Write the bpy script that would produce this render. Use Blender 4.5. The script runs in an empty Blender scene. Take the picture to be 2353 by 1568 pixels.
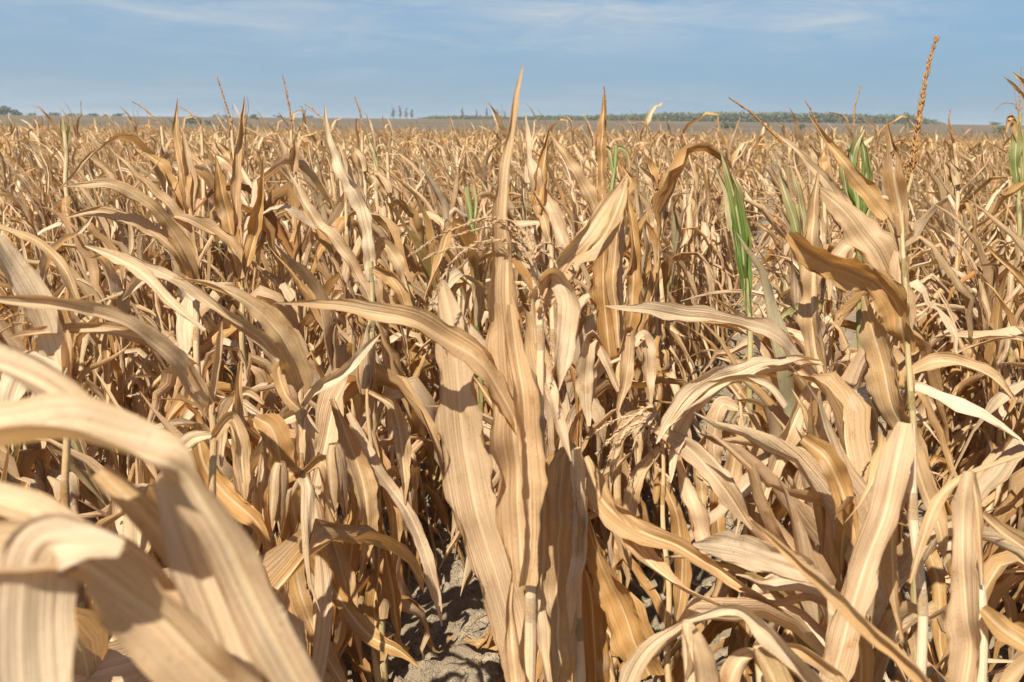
import bpy, math, random
import numpy as np
from mathutils import Matrix, Vector

C = bpy.context.scene
COL = C.collection
rad = math.radians

# ------------------------------------------------------------------ camera
CAM_H = 1.65
PITCH = rad(13.36)
ROLL = rad(0.62)
FPX = 2038.0                     # focal length in units of a 2353 px wide frame
CX, CY = 1176.5, 784.0
cam_loc = np.array([0.0, 0.0, CAM_H])
fwd = np.array([0.0, math.cos(PITCH), -math.sin(PITCH)])
r0 = np.array([1.0, 0.0, 0.0])
u0 = np.array([0.0, math.sin(PITCH), math.cos(PITCH)])
rgt = math.cos(ROLL) * r0 + math.sin(ROLL) * u0
upv = -math.sin(ROLL) * r0 + math.cos(ROLL) * u0

cam_data = bpy.data.cameras.new('camera')
cam_data.sensor_width = 36.0
cam_data.lens = FPX / 2353.0 * 36.0
cam_data.clip_start = 0.05
cam_data.clip_end = 12000.0
cam_data.dof.use_dof = True
cam_data.dof.focus_distance = 2.6
cam_data.dof.aperture_fstop = 7.1
cam = bpy.data.objects.new('camera', cam_data)
M = Matrix(((rgt[0], upv[0], -fwd[0], cam_loc[0]),
            (rgt[1], upv[1], -fwd[1], cam_loc[1]),
            (rgt[2], upv[2], -fwd[2], cam_loc[2]),
            (0, 0, 0, 1)))
cam.matrix_world = M
COL.objects.link(cam)
C.camera = cam

# ------------------------------------------------------------------ sky, sun, exposure
SUN_EL, SUN_AZ = rad(55.0), rad(-150.0)      # azimuth from +Y towards +X: left, a little behind the camera
world = bpy.data.worlds.new('World')
C.world = world
world.use_nodes = True
wn, wl = world.node_tree.nodes, world.node_tree.links
wn.clear()
w_out = wn.new('ShaderNodeOutputWorld')
w_bg = wn.new('ShaderNodeBackground')
w_bg.inputs['Strength'].default_value = 0.050
sky = wn.new('ShaderNodeTexSky')
sky.sky_type = 'NISHITA'
sky.sun_disc = False
sky.sun_elevation = SUN_EL
sky.sun_rotation = SUN_AZ
sky.altitude = 100.0
sky.air_density = 1.0
sky.dust_density = 1.0
sky.ozone_density = 1.6
tc = wn.new('ShaderNodeTexCoord')


def wmath(op, a, b=None, c=None):
    n = wn.new('ShaderNodeMath'); n.operation = op
    for i, v in enumerate((a, b, c)):
        if v is None:
            continue
        if isinstance(v, (int, float)):
            n.inputs[i].default_value = v
        else:
            wl.new(v, n.inputs[i])
    return n.outputs[0]


# thin cirrus: streaks in direction space, denser high up, same all round
mp = wn.new('ShaderNodeMapping'); mp.inputs['Scale'].default_value = (3.4, 3.4, 26.0)
mp.inputs['Rotation'].default_value = (0.0, rad(5), 0.0)
mp.inputs['Location'].default_value = (0.35, 0.0, 1.1)
wl.new(tc.outputs['Generated'], mp.inputs['Vector'])
cn = wn.new('ShaderNodeTexNoise'); cn.inputs['Scale'].default_value = 1.15
cn.inputs['Detail'].default_value = 7.0; cn.inputs['Roughness'].default_value = 0.62
cn.inputs['Distortion'].default_value = 0.6
wl.new(mp.outputs[0], cn.inputs['Vector'])
mr = wn.new('ShaderNodeMapRange'); mr.interpolation_type = 'SMOOTHSTEP'
mr.inputs['From Min'].default_value = 0.42; mr.inputs['From Max'].default_value = 0.78
mr.inputs['To Min'].default_value = 0.0; mr.inputs['To Max'].default_value = 0.30
wl.new(cn.outputs['Fac'], mr.inputs['Value'])
# grey the physical sky a little and flatten the bright horizon (dry dusty air)
sepx = wn.new('ShaderNodeSeparateXYZ'); wl.new(tc.outputs['Generated'], sepx.inputs[0])
el = wn.new('ShaderNodeMapRange'); el.interpolation_type = 'SMOOTHSTEP'
el.inputs['From Min'].default_value = -0.02; el.inputs['From Max'].default_value = 0.22
el.inputs['To Min'].default_value = 0.92; el.inputs['To Max'].default_value = 0.35
wl.new(sepx.outputs['Z'], el.inputs['Value'])
grad = wn.new('ShaderNodeValToRGB')
grad.color_ramp.elements[0].position = 0.0; grad.color_ramp.elements[0].color = (2.1, 3.4, 4.6, 1)
grad.color_ramp.elements[1].position = 0.16; grad.color_ramp.elements[1].color = (0.5, 2.5, 5.3, 1)
wl.new(sepx.outputs['Z'], grad.inputs['Fac'])
mixs = wn.new('ShaderNodeMix'); mixs.data_type = 'RGBA'
wl.new(el.outputs[0], mixs.inputs['Factor'])
wl.new(sky.outputs[0], mixs.inputs['A']); wl.new(grad.outputs[0], mixs.inputs['B'])
mixc = wn.new('ShaderNodeMix'); mixc.data_type = 'RGBA'
mixc.inputs['B'].default_value = (4.7, 5.3, 5.8, 1)
veil = wn.new('ShaderNodeMapRange'); veil.interpolation_type = 'SMOOTHSTEP'
veil.inputs['From Min'].default_value = 0.55; veil.inputs['From Max'].default_value = -0.65
veil.inputs['To Min'].default_value = 0.0; veil.inputs['To Max'].default_value = 0.16
wl.new(sepx.outputs['X'], veil.inputs['Value'])
cover = wmath('ADD', mr.outputs[0], veil.outputs[0])
# separate thin wisps: (direction x, z, width, height, strength)
mp2 = wn.new('ShaderNodeMapping'); mp2.inputs['Scale'].default_value = (7.0, 7.0, 46.0)
mp2.inputs['Rotation'].default_value = (0.0, rad(-9), 0.0)
wl.new(tc.outputs['Generated'], mp2.inputs['Vector'])
cn2 = wn.new('ShaderNodeTexNoise'); cn2.inputs['Scale'].default_value = 1.0; cn2.inputs['Detail'].default_value = 8.0
cn2.inputs['Roughness'].default_value = 0.66; cn2.inputs['Distortion'].default_value = 0.9
wl.new(mp2.outputs[0], cn2.inputs['Vector'])
for wx, wz, ww, wh, ws in ((.055, .122, .085, .018, .6), (.150, .120, .075, .014, .5), (.315, .114, .085, .020, .85), (.40, .140, .12, .012, .4),
                           (-.12, .130, .22, .010, .45), (-.26, .105, .30, .022, .36), (-.02, .088, .26, .016, .30), (.26, .150, .2, .02, .4), (-.40, .128, .22, .018, .30)):
    dx = wmath('DIVIDE', wmath('SUBTRACT', sepx.outputs['X'], wx), ww)
    dz = wmath('DIVIDE', wmath('SUBTRACT', sepx.outputs['Z'], wz), wh)
    r2_ = wmath('ADD', wmath('MULTIPLY', dx, dx), wmath('MULTIPLY', dz, dz))
    fall = wmath('POWER', 2.718, wmath('MULTIPLY', r2_, -1.0))
    nn = wn.new('ShaderNodeMapRange'); nn.inputs['From Min'].default_value = 0.36; nn.inputs['From Max'].default_value = 0.66
    wl.new(cn2.outputs['Fac'], nn.inputs['Value'])
    cover = wmath('ADD', cover, wmath('MULTIPLY', wmath('MULTIPLY', fall, nn.outputs[0]), ws))
wl.new(wmath('MINIMUM', cover, 1.0), mixc.inputs['Factor'])
wl.new(mixs.outputs['Result'], mixc.inputs['A'])
wl.new(mixc.outputs['Result'], w_bg.inputs['Color'])
wl.new(w_bg.outputs[0], w_out.inputs['Surface'])

sun_data = bpy.data.lights.new('sun', 'SUN')
sun_data.energy = 4.1
sun_data.angle = rad(0.5)
sun_data.color = (1.0, 0.94, 0.84)
sun = bpy.data.objects.new('sun', sun_data)
sd = Vector((math.sin(SUN_AZ) * math.cos(SUN_EL), math.cos(SUN_AZ) * math.cos(SUN_EL), math.sin(SUN_EL)))
sun.rotation_euler = sd.to_track_quat('Z', 'Y').to_euler()
sun.location = (-20, -8, 30)
COL.objects.link(sun)

vs = C.view_settings
vs.view_transform = 'Standard'; vs.look = 'None'; vs.exposure = 1.20; vs.gamma = 1.0
vs.use_curve_mapping = False
C.render.engine = 'CYCLES'
C.cycles.max_bounces = 7
C.cycles.diffuse_bounces = 5
C.cycles.glossy_bounces = 2
C.cycles.transmission_bounces = 5
C.cycles.volume_bounces = 0
C.cycles.use_denoising = True
C.cycles.sample_clamp_indirect = 4.0

# ------------------------------------------------------------------ materials
def new_mat(name):
    m = bpy.data.materials.new(name); m.use_nodes = True
    m.node_tree.nodes.clear()
    return m, m.node_tree.nodes, m.node_tree.links


def nd(ns, kind, **kw):
    n = ns.new(kind)
    for k, v in kw.items():
        setattr(n, k, v)
    return n


def mathn(ns, ls, op, a, b=None, c=None, clamp=False):
    n = ns.new('ShaderNodeMath'); n.operation = op; n.use_clamp = clamp
    for i, v in enumerate((a, b, c)):
        if v is None:
            continue
        if isinstance(v, (int, float)):
            n.inputs[i].default_value = v
        else:
            ls.new(v, n.inputs[i])
    return n.outputs[0]


def mixrgb(ns, ls, fac, a, b, mode='MIX'):
    n = ns.new('ShaderNodeMix'); n.data_type = 'RGBA'; n.blend_type = mode
    for key, v in (('Factor', fac), ('A', a), ('B', b)):
        if isinstance(v, (int, float)):
            n.inputs[key].default_value = v
        elif isinstance(v, tuple):
            n.inputs[key].default_value = v
        else:
            ls.new(v, n.inputs[key])
    return n.outputs['Result']


def rng_map(ns, ls, v, a, b, c, d, smooth=False):
    n = ns.new('ShaderNodeMapRange')
    n.interpolation_type = 'SMOOTHSTEP' if smooth else 'LINEAR'
    n.inputs['From Min'].default_value = a; n.inputs['From Max'].default_value = b
    n.inputs['To Min'].default_value = c; n.inputs['To Max'].default_value = d
    ls.new(v, n.inputs['Value'])
    return n.outputs[0]


TINTS = [(0.00, (0.80, 0.66, 0.455)), (0.22, (0.72, 0.55, 0.355)), (0.42, (0.645, 0.450, 0.248)),
         (0.62, (0.585, 0.362, 0.140)), (0.80, (0.50, 0.272, 0.072)), (1.00, (0.28, 0.130, 0.042))]


def leaf_material(name, detail=True, transl=0.30, dark=None):
    m, ns, ls = new_mat(name)
    out = nd(ns, 'ShaderNodeOutputMaterial')
    at = nd(ns, 'ShaderNodeAttribute', attribute_name='tint')
    ag = nd(ns, 'ShaderNodeAttribute', attribute_name='green')
    ramp = nd(ns, 'ShaderNodeValToRGB')
    cr = ramp.color_ramp
    while len(cr.elements) < len(TINTS):
        cr.elements.new(0.5)
    for e, (p, c) in zip(cr.elements, TINTS):
        e.position = p; e.color = (*c, 1)
    ls.new(at.outputs['Fac'], ramp.inputs['Fac'])
    col = ramp.outputs['Color']
    wn_ = nd(ns, 'ShaderNodeTexWhiteNoise', noise_dimensions='1D')
    ls.new(mathn(ns, ls, 'MULTIPLY', at.outputs['Fac'], 7919.0), wn_.inputs['W'])
    hue = nd(ns, 'ShaderNodeValToRGB')
    for e_, (p_, c_) in zip([hue.color_ramp.elements[0], hue.color_ramp.elements.new(.3), hue.color_ramp.elements.new(.6), hue.color_ramp.elements[-1]],
                            ((0.0, (1.03, .93, .86)), (.3, (.98, .99, 1.0)), (.6, (.88, .81, .74)), (1.0, (1.06, 1.02, .95)))):
        e_.position = p_; e_.color = (*c_, 1)
    ls.new(wn_.outputs['Value'], hue.inputs['Fac'])
    col = mixrgb(ns, ls, 1.0, col, hue.outputs['Color'], 'MULTIPLY')
    uv = nd(ns, 'ShaderNodeUVMap', uv_map='UVMap')
    sep = nd(ns, 'ShaderNodeSeparateXYZ'); ls.new(uv.outputs[0], sep.inputs[0])
    seed = mathn(ns, ls, 'MULTIPLY', at.outputs['Fac'], 173.0)

    def streak(su, sv, detail_, off):
        cmb = nd(ns, 'ShaderNodeCombineXYZ')
        ls.new(mathn(ns, ls, 'MULTIPLY', sep.outputs[0], su), cmb.inputs[0])
        ls.new(mathn(ns, ls, 'MULTIPLY', sep.outputs[1], sv), cmb.inputs[1])
        ls.new(mathn(ns, ls, 'ADD', seed, off), cmb.inputs[2])
        nz = nd(ns, 'ShaderNodeTexNoise'); nz.inputs['Scale'].default_value = 1.0
        nz.inputs['Detail'].default_value = detail_
        ls.new(cmb.outputs[0], nz.inputs['Vector'])
        return nz.outputs['Fac']

    coarse = streak(400.0, 2.6, 3.0, 5.0)
    broad = streak(75.0, 2.2, 2.0, 41.0)
    blotch = streak(34.0, 17.0, 4.0, 11.0)
    if detail:
        fine = streak(700.0, 6.0, 1.0, 0.0)
        col = mixrgb(ns, ls, 1.0, col, rng_map(ns, ls, fine, 0.3, 0.7, 0.80, 1.10), 'MULTIPLY')
    col = mixrgb(ns, ls, 1.0, col, rng_map(ns, ls, broad, 0.3, 0.7, 0.88, 1.08), 'MULTIPLY')
    # brown streaks along the veins
    col = mixrgb(ns, ls, rng_map(ns, ls, coarse, 0.49, 0.76, 0.0, 0.42, True), col, (0.38, 0.205, 0.075, 1))
    col = mixrgb(ns, ls, rng_map(ns, ls, coarse, 0.44, 0.24, 0.0, 0.30, True), col, (0.76, 0.61, 0.40, 1))
    # rusty and grey weather stains
    col = mixrgb(ns, ls, rng_map(ns, ls, blotch, 0.58, 0.76, 0.0, 0.60, True), col, (0.37, 0.18, 0.055, 1))
    col = mixrgb(ns, ls, rng_map(ns, ls, blotch, 0.42, 0.26, 0.0, 0.45, True), col, (0.64, 0.52, 0.36, 1))
    if detail:
        speck = streak(420.0, 260.0, 2.0, 23.0)
        col = mixrgb(ns, ls, mathn(ns, ls, 'MULTIPLY', rng_map(ns, ls, speck, 0.60, 0.74, 0.0, 0.7, True), rng_map(ns, ls, blotch, 0.44, 0.62, 0.0, 1.0)),
                     col, (0.16, 0.085, 0.04, 1))
    mould = rng_map(ns, ls, wn_.outputs['Value'], 0.70, 0.82, 0.0, 1.0, True)
    col = mixrgb(ns, ls, mathn(ns, ls, 'MULTIPLY', mould, rng_map(ns, ls, blotch, 0.36, 0.60, 0.10, 0.50, True)), col, (0.38, 0.295, 0.20, 1))
    if detail:
        dots = streak(900.0, 620.0, 1.0, 57.0)
        col = mixrgb(ns, ls, mathn(ns, ls, 'MULTIPLY', mathn(ns, ls, 'ADD', mathn(ns, ls, 'MULTIPLY', mould, 0.6), 0.2), rng_map(ns, ls, dots, 0.62, 0.70, 0.0, 0.85, True)), col, (0.11, 0.065, 0.035, 1))
    # green tissue where the plant is still alive
    gcol = mixrgb(ns, ls, rng_map(ns, ls, coarse, 0.4, 0.65, 0.0, 1.0), (0.060, 0.135, 0.016, 1), (0.20, 0.26, 0.045, 1))
    col = mixrgb(ns, ls, ag.outputs['Fac'], col, gcol)
    # pale midrib
    ar = nd(ns, 'ShaderNodeAttribute', attribute_name='rib')
    ribf = rng_map(ns, ls, ar.outputs['Fac'], 0.35, 0.9, 0.0, 0.50, True)
    col = mixrgb(ns, ls, ribf, col, (0.76, 0.61, 0.37, 1))
    # thin brittle margins
    edge = nd(ns, 'ShaderNodeAttribute', attribute_name='margin')
    col = mixrgb(ns, ls, mathn(ns, ls, 'MULTIPLY', edge.outputs['Fac'], 0.5), col, (0.42, 0.255, 0.10, 1))

    if dark:
        col = mixrgb(ns, ls, 1.0, col, dark, 'MULTIPLY')
    pb = nd(ns, 'ShaderNodeBsdfPrincipled')
    pb.inputs['Roughness'].default_value = 0.52
    pb.inputs['Specular IOR Level'].default_value = 0.35
    ls.new(col, pb.inputs['Base Color'])
    tr = nd(ns, 'ShaderNodeBsdfTranslucent')
    tcol = mixrgb(ns, ls, 1.0, col, (1.0, 0.74, 0.40, 1), 'MULTIPLY')
    ls.new(tcol, tr.inputs['Color'])
    if detail:
        bp = nd(ns, 'ShaderNodeBump'); bp.inputs['Strength'].default_value = 1.0
        bp.inputs['Distance'].default_value = 0.0024
        h = mathn(ns, ls, 'ADD', mathn(ns, ls, 'MULTIPLY', coarse, 1.0), mathn(ns, ls, 'MULTIPLY', fine, 0.22))
        h = mathn(ns, ls, 'ADD', h, mathn(ns, ls, 'MULTIPLY', blotch, 1.2))
        ls.new(h, bp.inputs['Height'])
        ls.new(bp.outputs[0], pb.inputs['Normal']); ls.new(bp.outputs[0], tr.inputs['Normal'])
    mx = nd(ns, 'ShaderNodeMixShader'); mx.inputs[0].default_value = transl
    ls.new(pb.outputs[0], mx.inputs[1]); ls.new(tr.outputs[0], mx.inputs[2])
    ls.new(mx.outputs[0], out.inputs['Surface'])
    return m


M_LEAF = leaf_material('dry_corn_leaf', True, 0.36)
M_FIELD = leaf_material('dry_corn_field', False, 0.34)
M_STALK = leaf_material('dry_corn_stalk', True, 0.04)
M_TASSEL = leaf_material('dry_corn_tassel', False, 0.15, (0.66, 0.58, 0.50, 1))

M_TASSEL_PALE = leaf_material('pale_corn_tassel', False, 0.20, (0.84, 0.74, 0.64, 1))


def soil_material():
    m, ns, ls = new_mat('dry_cracked_soil')
    out = nd(ns, 'ShaderNodeOutputMaterial')
    tcn = nd(ns, 'ShaderNodeTexCoord')
    n1 = nd(ns, 'ShaderNodeTexNoise'); n1.inputs['Scale'].default_value = 9.0; n1.inputs['Detail'].default_value = 6.0
    n2 = nd(ns, 'ShaderNodeTexNoise'); n2.inputs['Scale'].default_value = 160.0; n2.inputs['Detail'].default_value = 4.0
    vo = nd(ns, 'ShaderNodeTexVoronoi', feature='DISTANCE_TO_EDGE'); vo.inputs['Scale'].default_value = 26.0
    mpn = nd(ns, 'ShaderNodeVectorMath', operation='MULTIPLY_ADD')
    mpn.inputs[1].default_value = (0.11, 0.11, 0.11)
    n3 = nd(ns, 'ShaderNodeTexNoise'); n3.inputs['Scale'].default_value = 22.0; n3.inputs['Detail'].default_value = 3.0
    for n in (n1, n2, n3):
        ls.new(tcn.outputs['Object'], n.inputs['Vector'])
    ls.new(n3.outputs['Color'], mpn.inputs[0]); ls.new(tcn.outputs['Object'], mpn.inputs[2])
    ls.new(mpn.outputs[0], vo.inputs['Vector'])
    col = mixrgb(ns, ls, rng_map(ns, ls, n1.outputs['Fac'], 0.35, 0.65, 0, 1), (0.20, 0.155, 0.100, 1), (0.32, 0.255, 0.172, 1))
    col = mixrgb(ns, ls, rng_map(ns, ls, n2.outputs['Fac'], 0.4, 0.7, 0.0, 0.5), col, (0.19, 0.145, 0.095, 1))
    crack = rng_map(ns, ls, vo.outputs['Distance'], 0.0, 0.035, 0.8, 0.0, True)
    crack = mathn(ns, ls, 'MULTIPLY', crack, rng_map(ns, ls, n1.outputs['Fac'], 0.42, 0.58, 0.0, 1.0))
    col = mixrgb(ns, ls, mathn(ns, ls, 'MULTIPLY', crack, 0.55), col, (0.06, 0.045, 0.03, 1))
    pb = nd(ns, 'ShaderNodeBsdfPrincipled'); pb.inputs['Roughness'].default_value = 0.95
    pb.inputs['Specular IOR Level'].default_value = 0.1
    ls.new(col, pb.inputs['Base Color'])
    bp = nd(ns, 'ShaderNodeBump'); bp.inputs['Strength'].default_value = 0.9; bp.inputs['Distance'].default_value = 0.012
    h = mathn(ns, ls, 'SUBTRACT', mathn(ns, ls, 'MULTIPLY', n2.outputs['Fac'], 0.7), crack)
    ls.new(h, bp.inputs['Height']); ls.new(bp.outputs[0], pb.inputs['Normal'])
    ls.new(pb.outputs[0], out.inputs['Surface'])
    return m


def simple_material(name, c1, c2, scale, rough=0.9, transl=0.0, stretch=(1, 1, 1), island=False):
    m, ns, ls = new_mat(name)
    out = nd(ns, 'ShaderNodeOutputMaterial')
    tcn = nd(ns, 'ShaderNodeTexCoord')
    mpn = nd(ns, 'ShaderNodeMapping'); mpn.inputs['Scale'].default_value = stretch
    ls.new(tcn.outputs['Object'], mpn.inputs['Vector'])
    n1 = nd(ns, 'ShaderNodeTexNoise'); n1.inputs['Scale'].default_value = scale; n1.inputs['Detail'].default_value = 6.0
    ls.new(mpn.outputs[0], n1.inputs['Vector'])
    f = rng_map(ns, ls, n1.outputs['Fac'], 0.3, 0.7, 0, 1)
    if island:
        g = nd(ns, 'ShaderNodeNewGeometry')
        f = mathn(ns, ls, 'ADD', mathn(ns, ls, 'MULTIPLY', f, 0.5), mathn(ns, ls, 'MULTIPLY', g.outputs['Random Per Island'], 0.5))
    col = mixrgb(ns, ls, f, (*c1, 1), (*c2, 1))
    pb = nd(ns, 'ShaderNodeBsdfPrincipled'); pb.inputs['Roughness'].default_value = rough
    pb.inputs['Specular IOR Level'].default_value = 0.2
    ls.new(col, pb.inputs['Base Color'])
    last = pb.outputs[0]
    if transl:
        tr = nd(ns, 'ShaderNodeBsdfTranslucent'); ls.new(col, tr.inputs['Color'])
        mx = nd(ns, 'ShaderNodeMixShader'); mx.inputs[0].default_value = transl
        ls.new(last, mx.inputs[1]); ls.new(tr.outputs[0], mx.inputs[2]); last = mx.outputs[0]
    ls.new(last, out.inputs['Surface'])
    return m


M_SOIL = soil_material()
M_STUBBLE = simple_material('brown_stubble', (0.070, 0.050, 0.026), (0.135, 0.098, 0.054), 0.06, stretch=(0.25, 1.6, 1))
M_SILK = simple_material('dark_dry_silk', (0.05, 0.03, 0.02), (0.13, 0.08, 0.05), 90.0)
M_FOLIAGE = simple_material('tree_foliage', (0.052, 0.078, 0.026), (0.105, 0.130, 0.046), 0.6, 0.7, 0.2, island=True)
M_FOLIAGE2 = simple_material('olive_foliage', (0.105, 0.118, 0.050), (0.165, 0.170, 0.078), 0.4, 0.7, 0.2, island=True)
M_BARK = simple_material('grey_bark', (0.13, 0.105, 0.085), (0.22, 0.18, 0.15), 3.0)

# ------------------------------------------------------------------ geometry helpers
def px(x, y, d):
    """A point that shows at (x, y) of the 2353 px wide frame when it stands d metres ahead of the camera."""
    return cam_loc + rgt * ((x - CX) / FPX * d) - upv * ((y - CY) / FPX * d) + fwd * d


def project(p):
    v = np.asarray(p) - cam_loc
    d = v @ fwd
    return CX + (v @ rgt) / d * FPX, CY - (v @ upv) / d * FPX, d


def norm(a):
    return a / np.maximum(np.linalg.norm(a, axis=-1, keepdims=True), 1e-9)


def catmull(ctrl, n):
    """Resample control rows (k, m) to n rows with a centripetal-like Catmull-Rom spline; the parameter is the first three columns' length."""
    c = np.asarray(ctrl, float)
    if len(c) == 2:
        t = np.linspace(0, 1, n)[:, None]
        return c[0] * (1 - t) + c[1] * t
    seg = np.linalg.norm(np.diff(c[:, :3], axis=0), axis=1) + 1e-6
    s = np.concatenate([[0], np.cumsum(seg)])
    m = np.empty_like(c)
    m[1:-1] = (c[2:] - c[:-2]) / (s[2:] - s[:-2])[:, None]
    m[0] = (c[1] - c[0]) / seg[0]; m[-1] = (c[-1] - c[-2]) / seg[-1]
    t = np.linspace(0, s[-1], n)
    i = np.clip(np.searchsorted(s, t, 'right') - 1, 0, len(seg) - 1)
    h = seg[i][:, None]; u = ((t - s[i]) / seg[i])[:, None]
    return ((2 * u**3 - 3 * u**2 + 1) * c[i] + (u**3 - 2 * u**2 + u) * h * m[i]
            + (-2 * u**3 + 3 * u**2) * c[i + 1] + (u**3 - u**2) * h * m[i + 1])


class Geo:
    """Arrays of one mesh: vertices, quads, uv and per-vertex attributes."""
    __slots__ = ('v', 'f', 'uv', 'tint', 'green', 'rib', 'margin')

    def __init__(s, v, f, uv, tint, green, rib=None, margin=None):
        s.v = np.asarray(v, np.float32); s.f = np.asarray(f, np.int32); s.uv = np.asarray(uv, np.float32)
        n = len(s.v)
        full = lambda a: np.full(n, a, np.float32) if np.isscalar(a) else np.asarray(a, np.float32)
        s.tint, s.green = full(tint), full(green)
        s.rib = full(0.0 if rib is None else rib); s.margin = full(0.0 if margin is None else margin)


def join(gs):
    off = 0; F = []
    for g in gs:
        F.append(g.f + off); off += len(g.v)
    cat = lambda k: np.concatenate([getattr(g, k) for g in gs])
    return Geo(cat('v'), np.concatenate(F), cat('uv'), cat('tint'), cat('green'), cat('rib'), cat('margin'))


def to_mesh(name, g, mat, smooth=True):
    """Quads whose last two corners coincide are stored as triangles."""
    me = bpy.data.meshes.new(name)
    f = g.f
    tri = f[:, 2] == f[:, 3]
    cnt = np.where(tri, 3, 4).astype(np.int32)
    keep = np.ones(f.shape, bool); keep[tri, 3] = False
    loops = f[keep]
    start = np.concatenate([[0], np.cumsum(cnt)[:-1]]).astype(np.int32)
    me.vertices.add(len(g.v)); me.vertices.foreach_set('co', g.v.ravel())
    me.loops.add(len(loops)); me.loops.foreach_set('vertex_index', loops)
    me.polygons.add(len(f)); me.polygons.foreach_set('loop_start', start)
    try:
        me.polygons.foreach_set('loop_total', cnt)
    except Exception:
        pass
    me.update(calc_edges=True)
    if smooth:
        me.polygons.foreach_set('use_smooth', np.ones(len(f), bool))
    uvl = me.uv_layers.new(name='UVMap')
    uvl.data.foreach_set('uv', g.uv[loops].ravel())
    for k in ('tint', 'green', 'rib', 'margin'):
        a = me.attributes.new(k, 'FLOAT', 'POINT'); a.data.foreach_set('value', getattr(g, k))
    me.materials.append(mat)
    return me


def link(name, me, parent=None):
    o = bpy.data.objects.new(name, me)
    COL.objects.link(o)
    if parent is not None:
        o.parent = parent
    return o


def grid_faces(n, m):
    i = np.arange(n - 1)[:, None] * m + np.arange(m - 1)[None, :]
    i = i.ravel()
    return np.stack([i, i + 1, i + m + 1, i + m], 1)


_GF = {}
def gf(n, m):
    if (n, m) not in _GF:
        _GF[(n, m)] = grid_faces(n, m)
    return _GF[(n, m)]


TROWS = {3: [-1, 0, 1], 5: [-1, -.45, 0, .45, 1], 7: [-1, -.62, -.16, 0, .16, .62, 1],
         9: [-1, -.7, -.38, -.1, 0, .1, .38, .7, 1],
         13: [-1, -.84, -.64, -.42, -.22, -.08, 0, .08, .22, .42, .64, .84, 1]}


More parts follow.
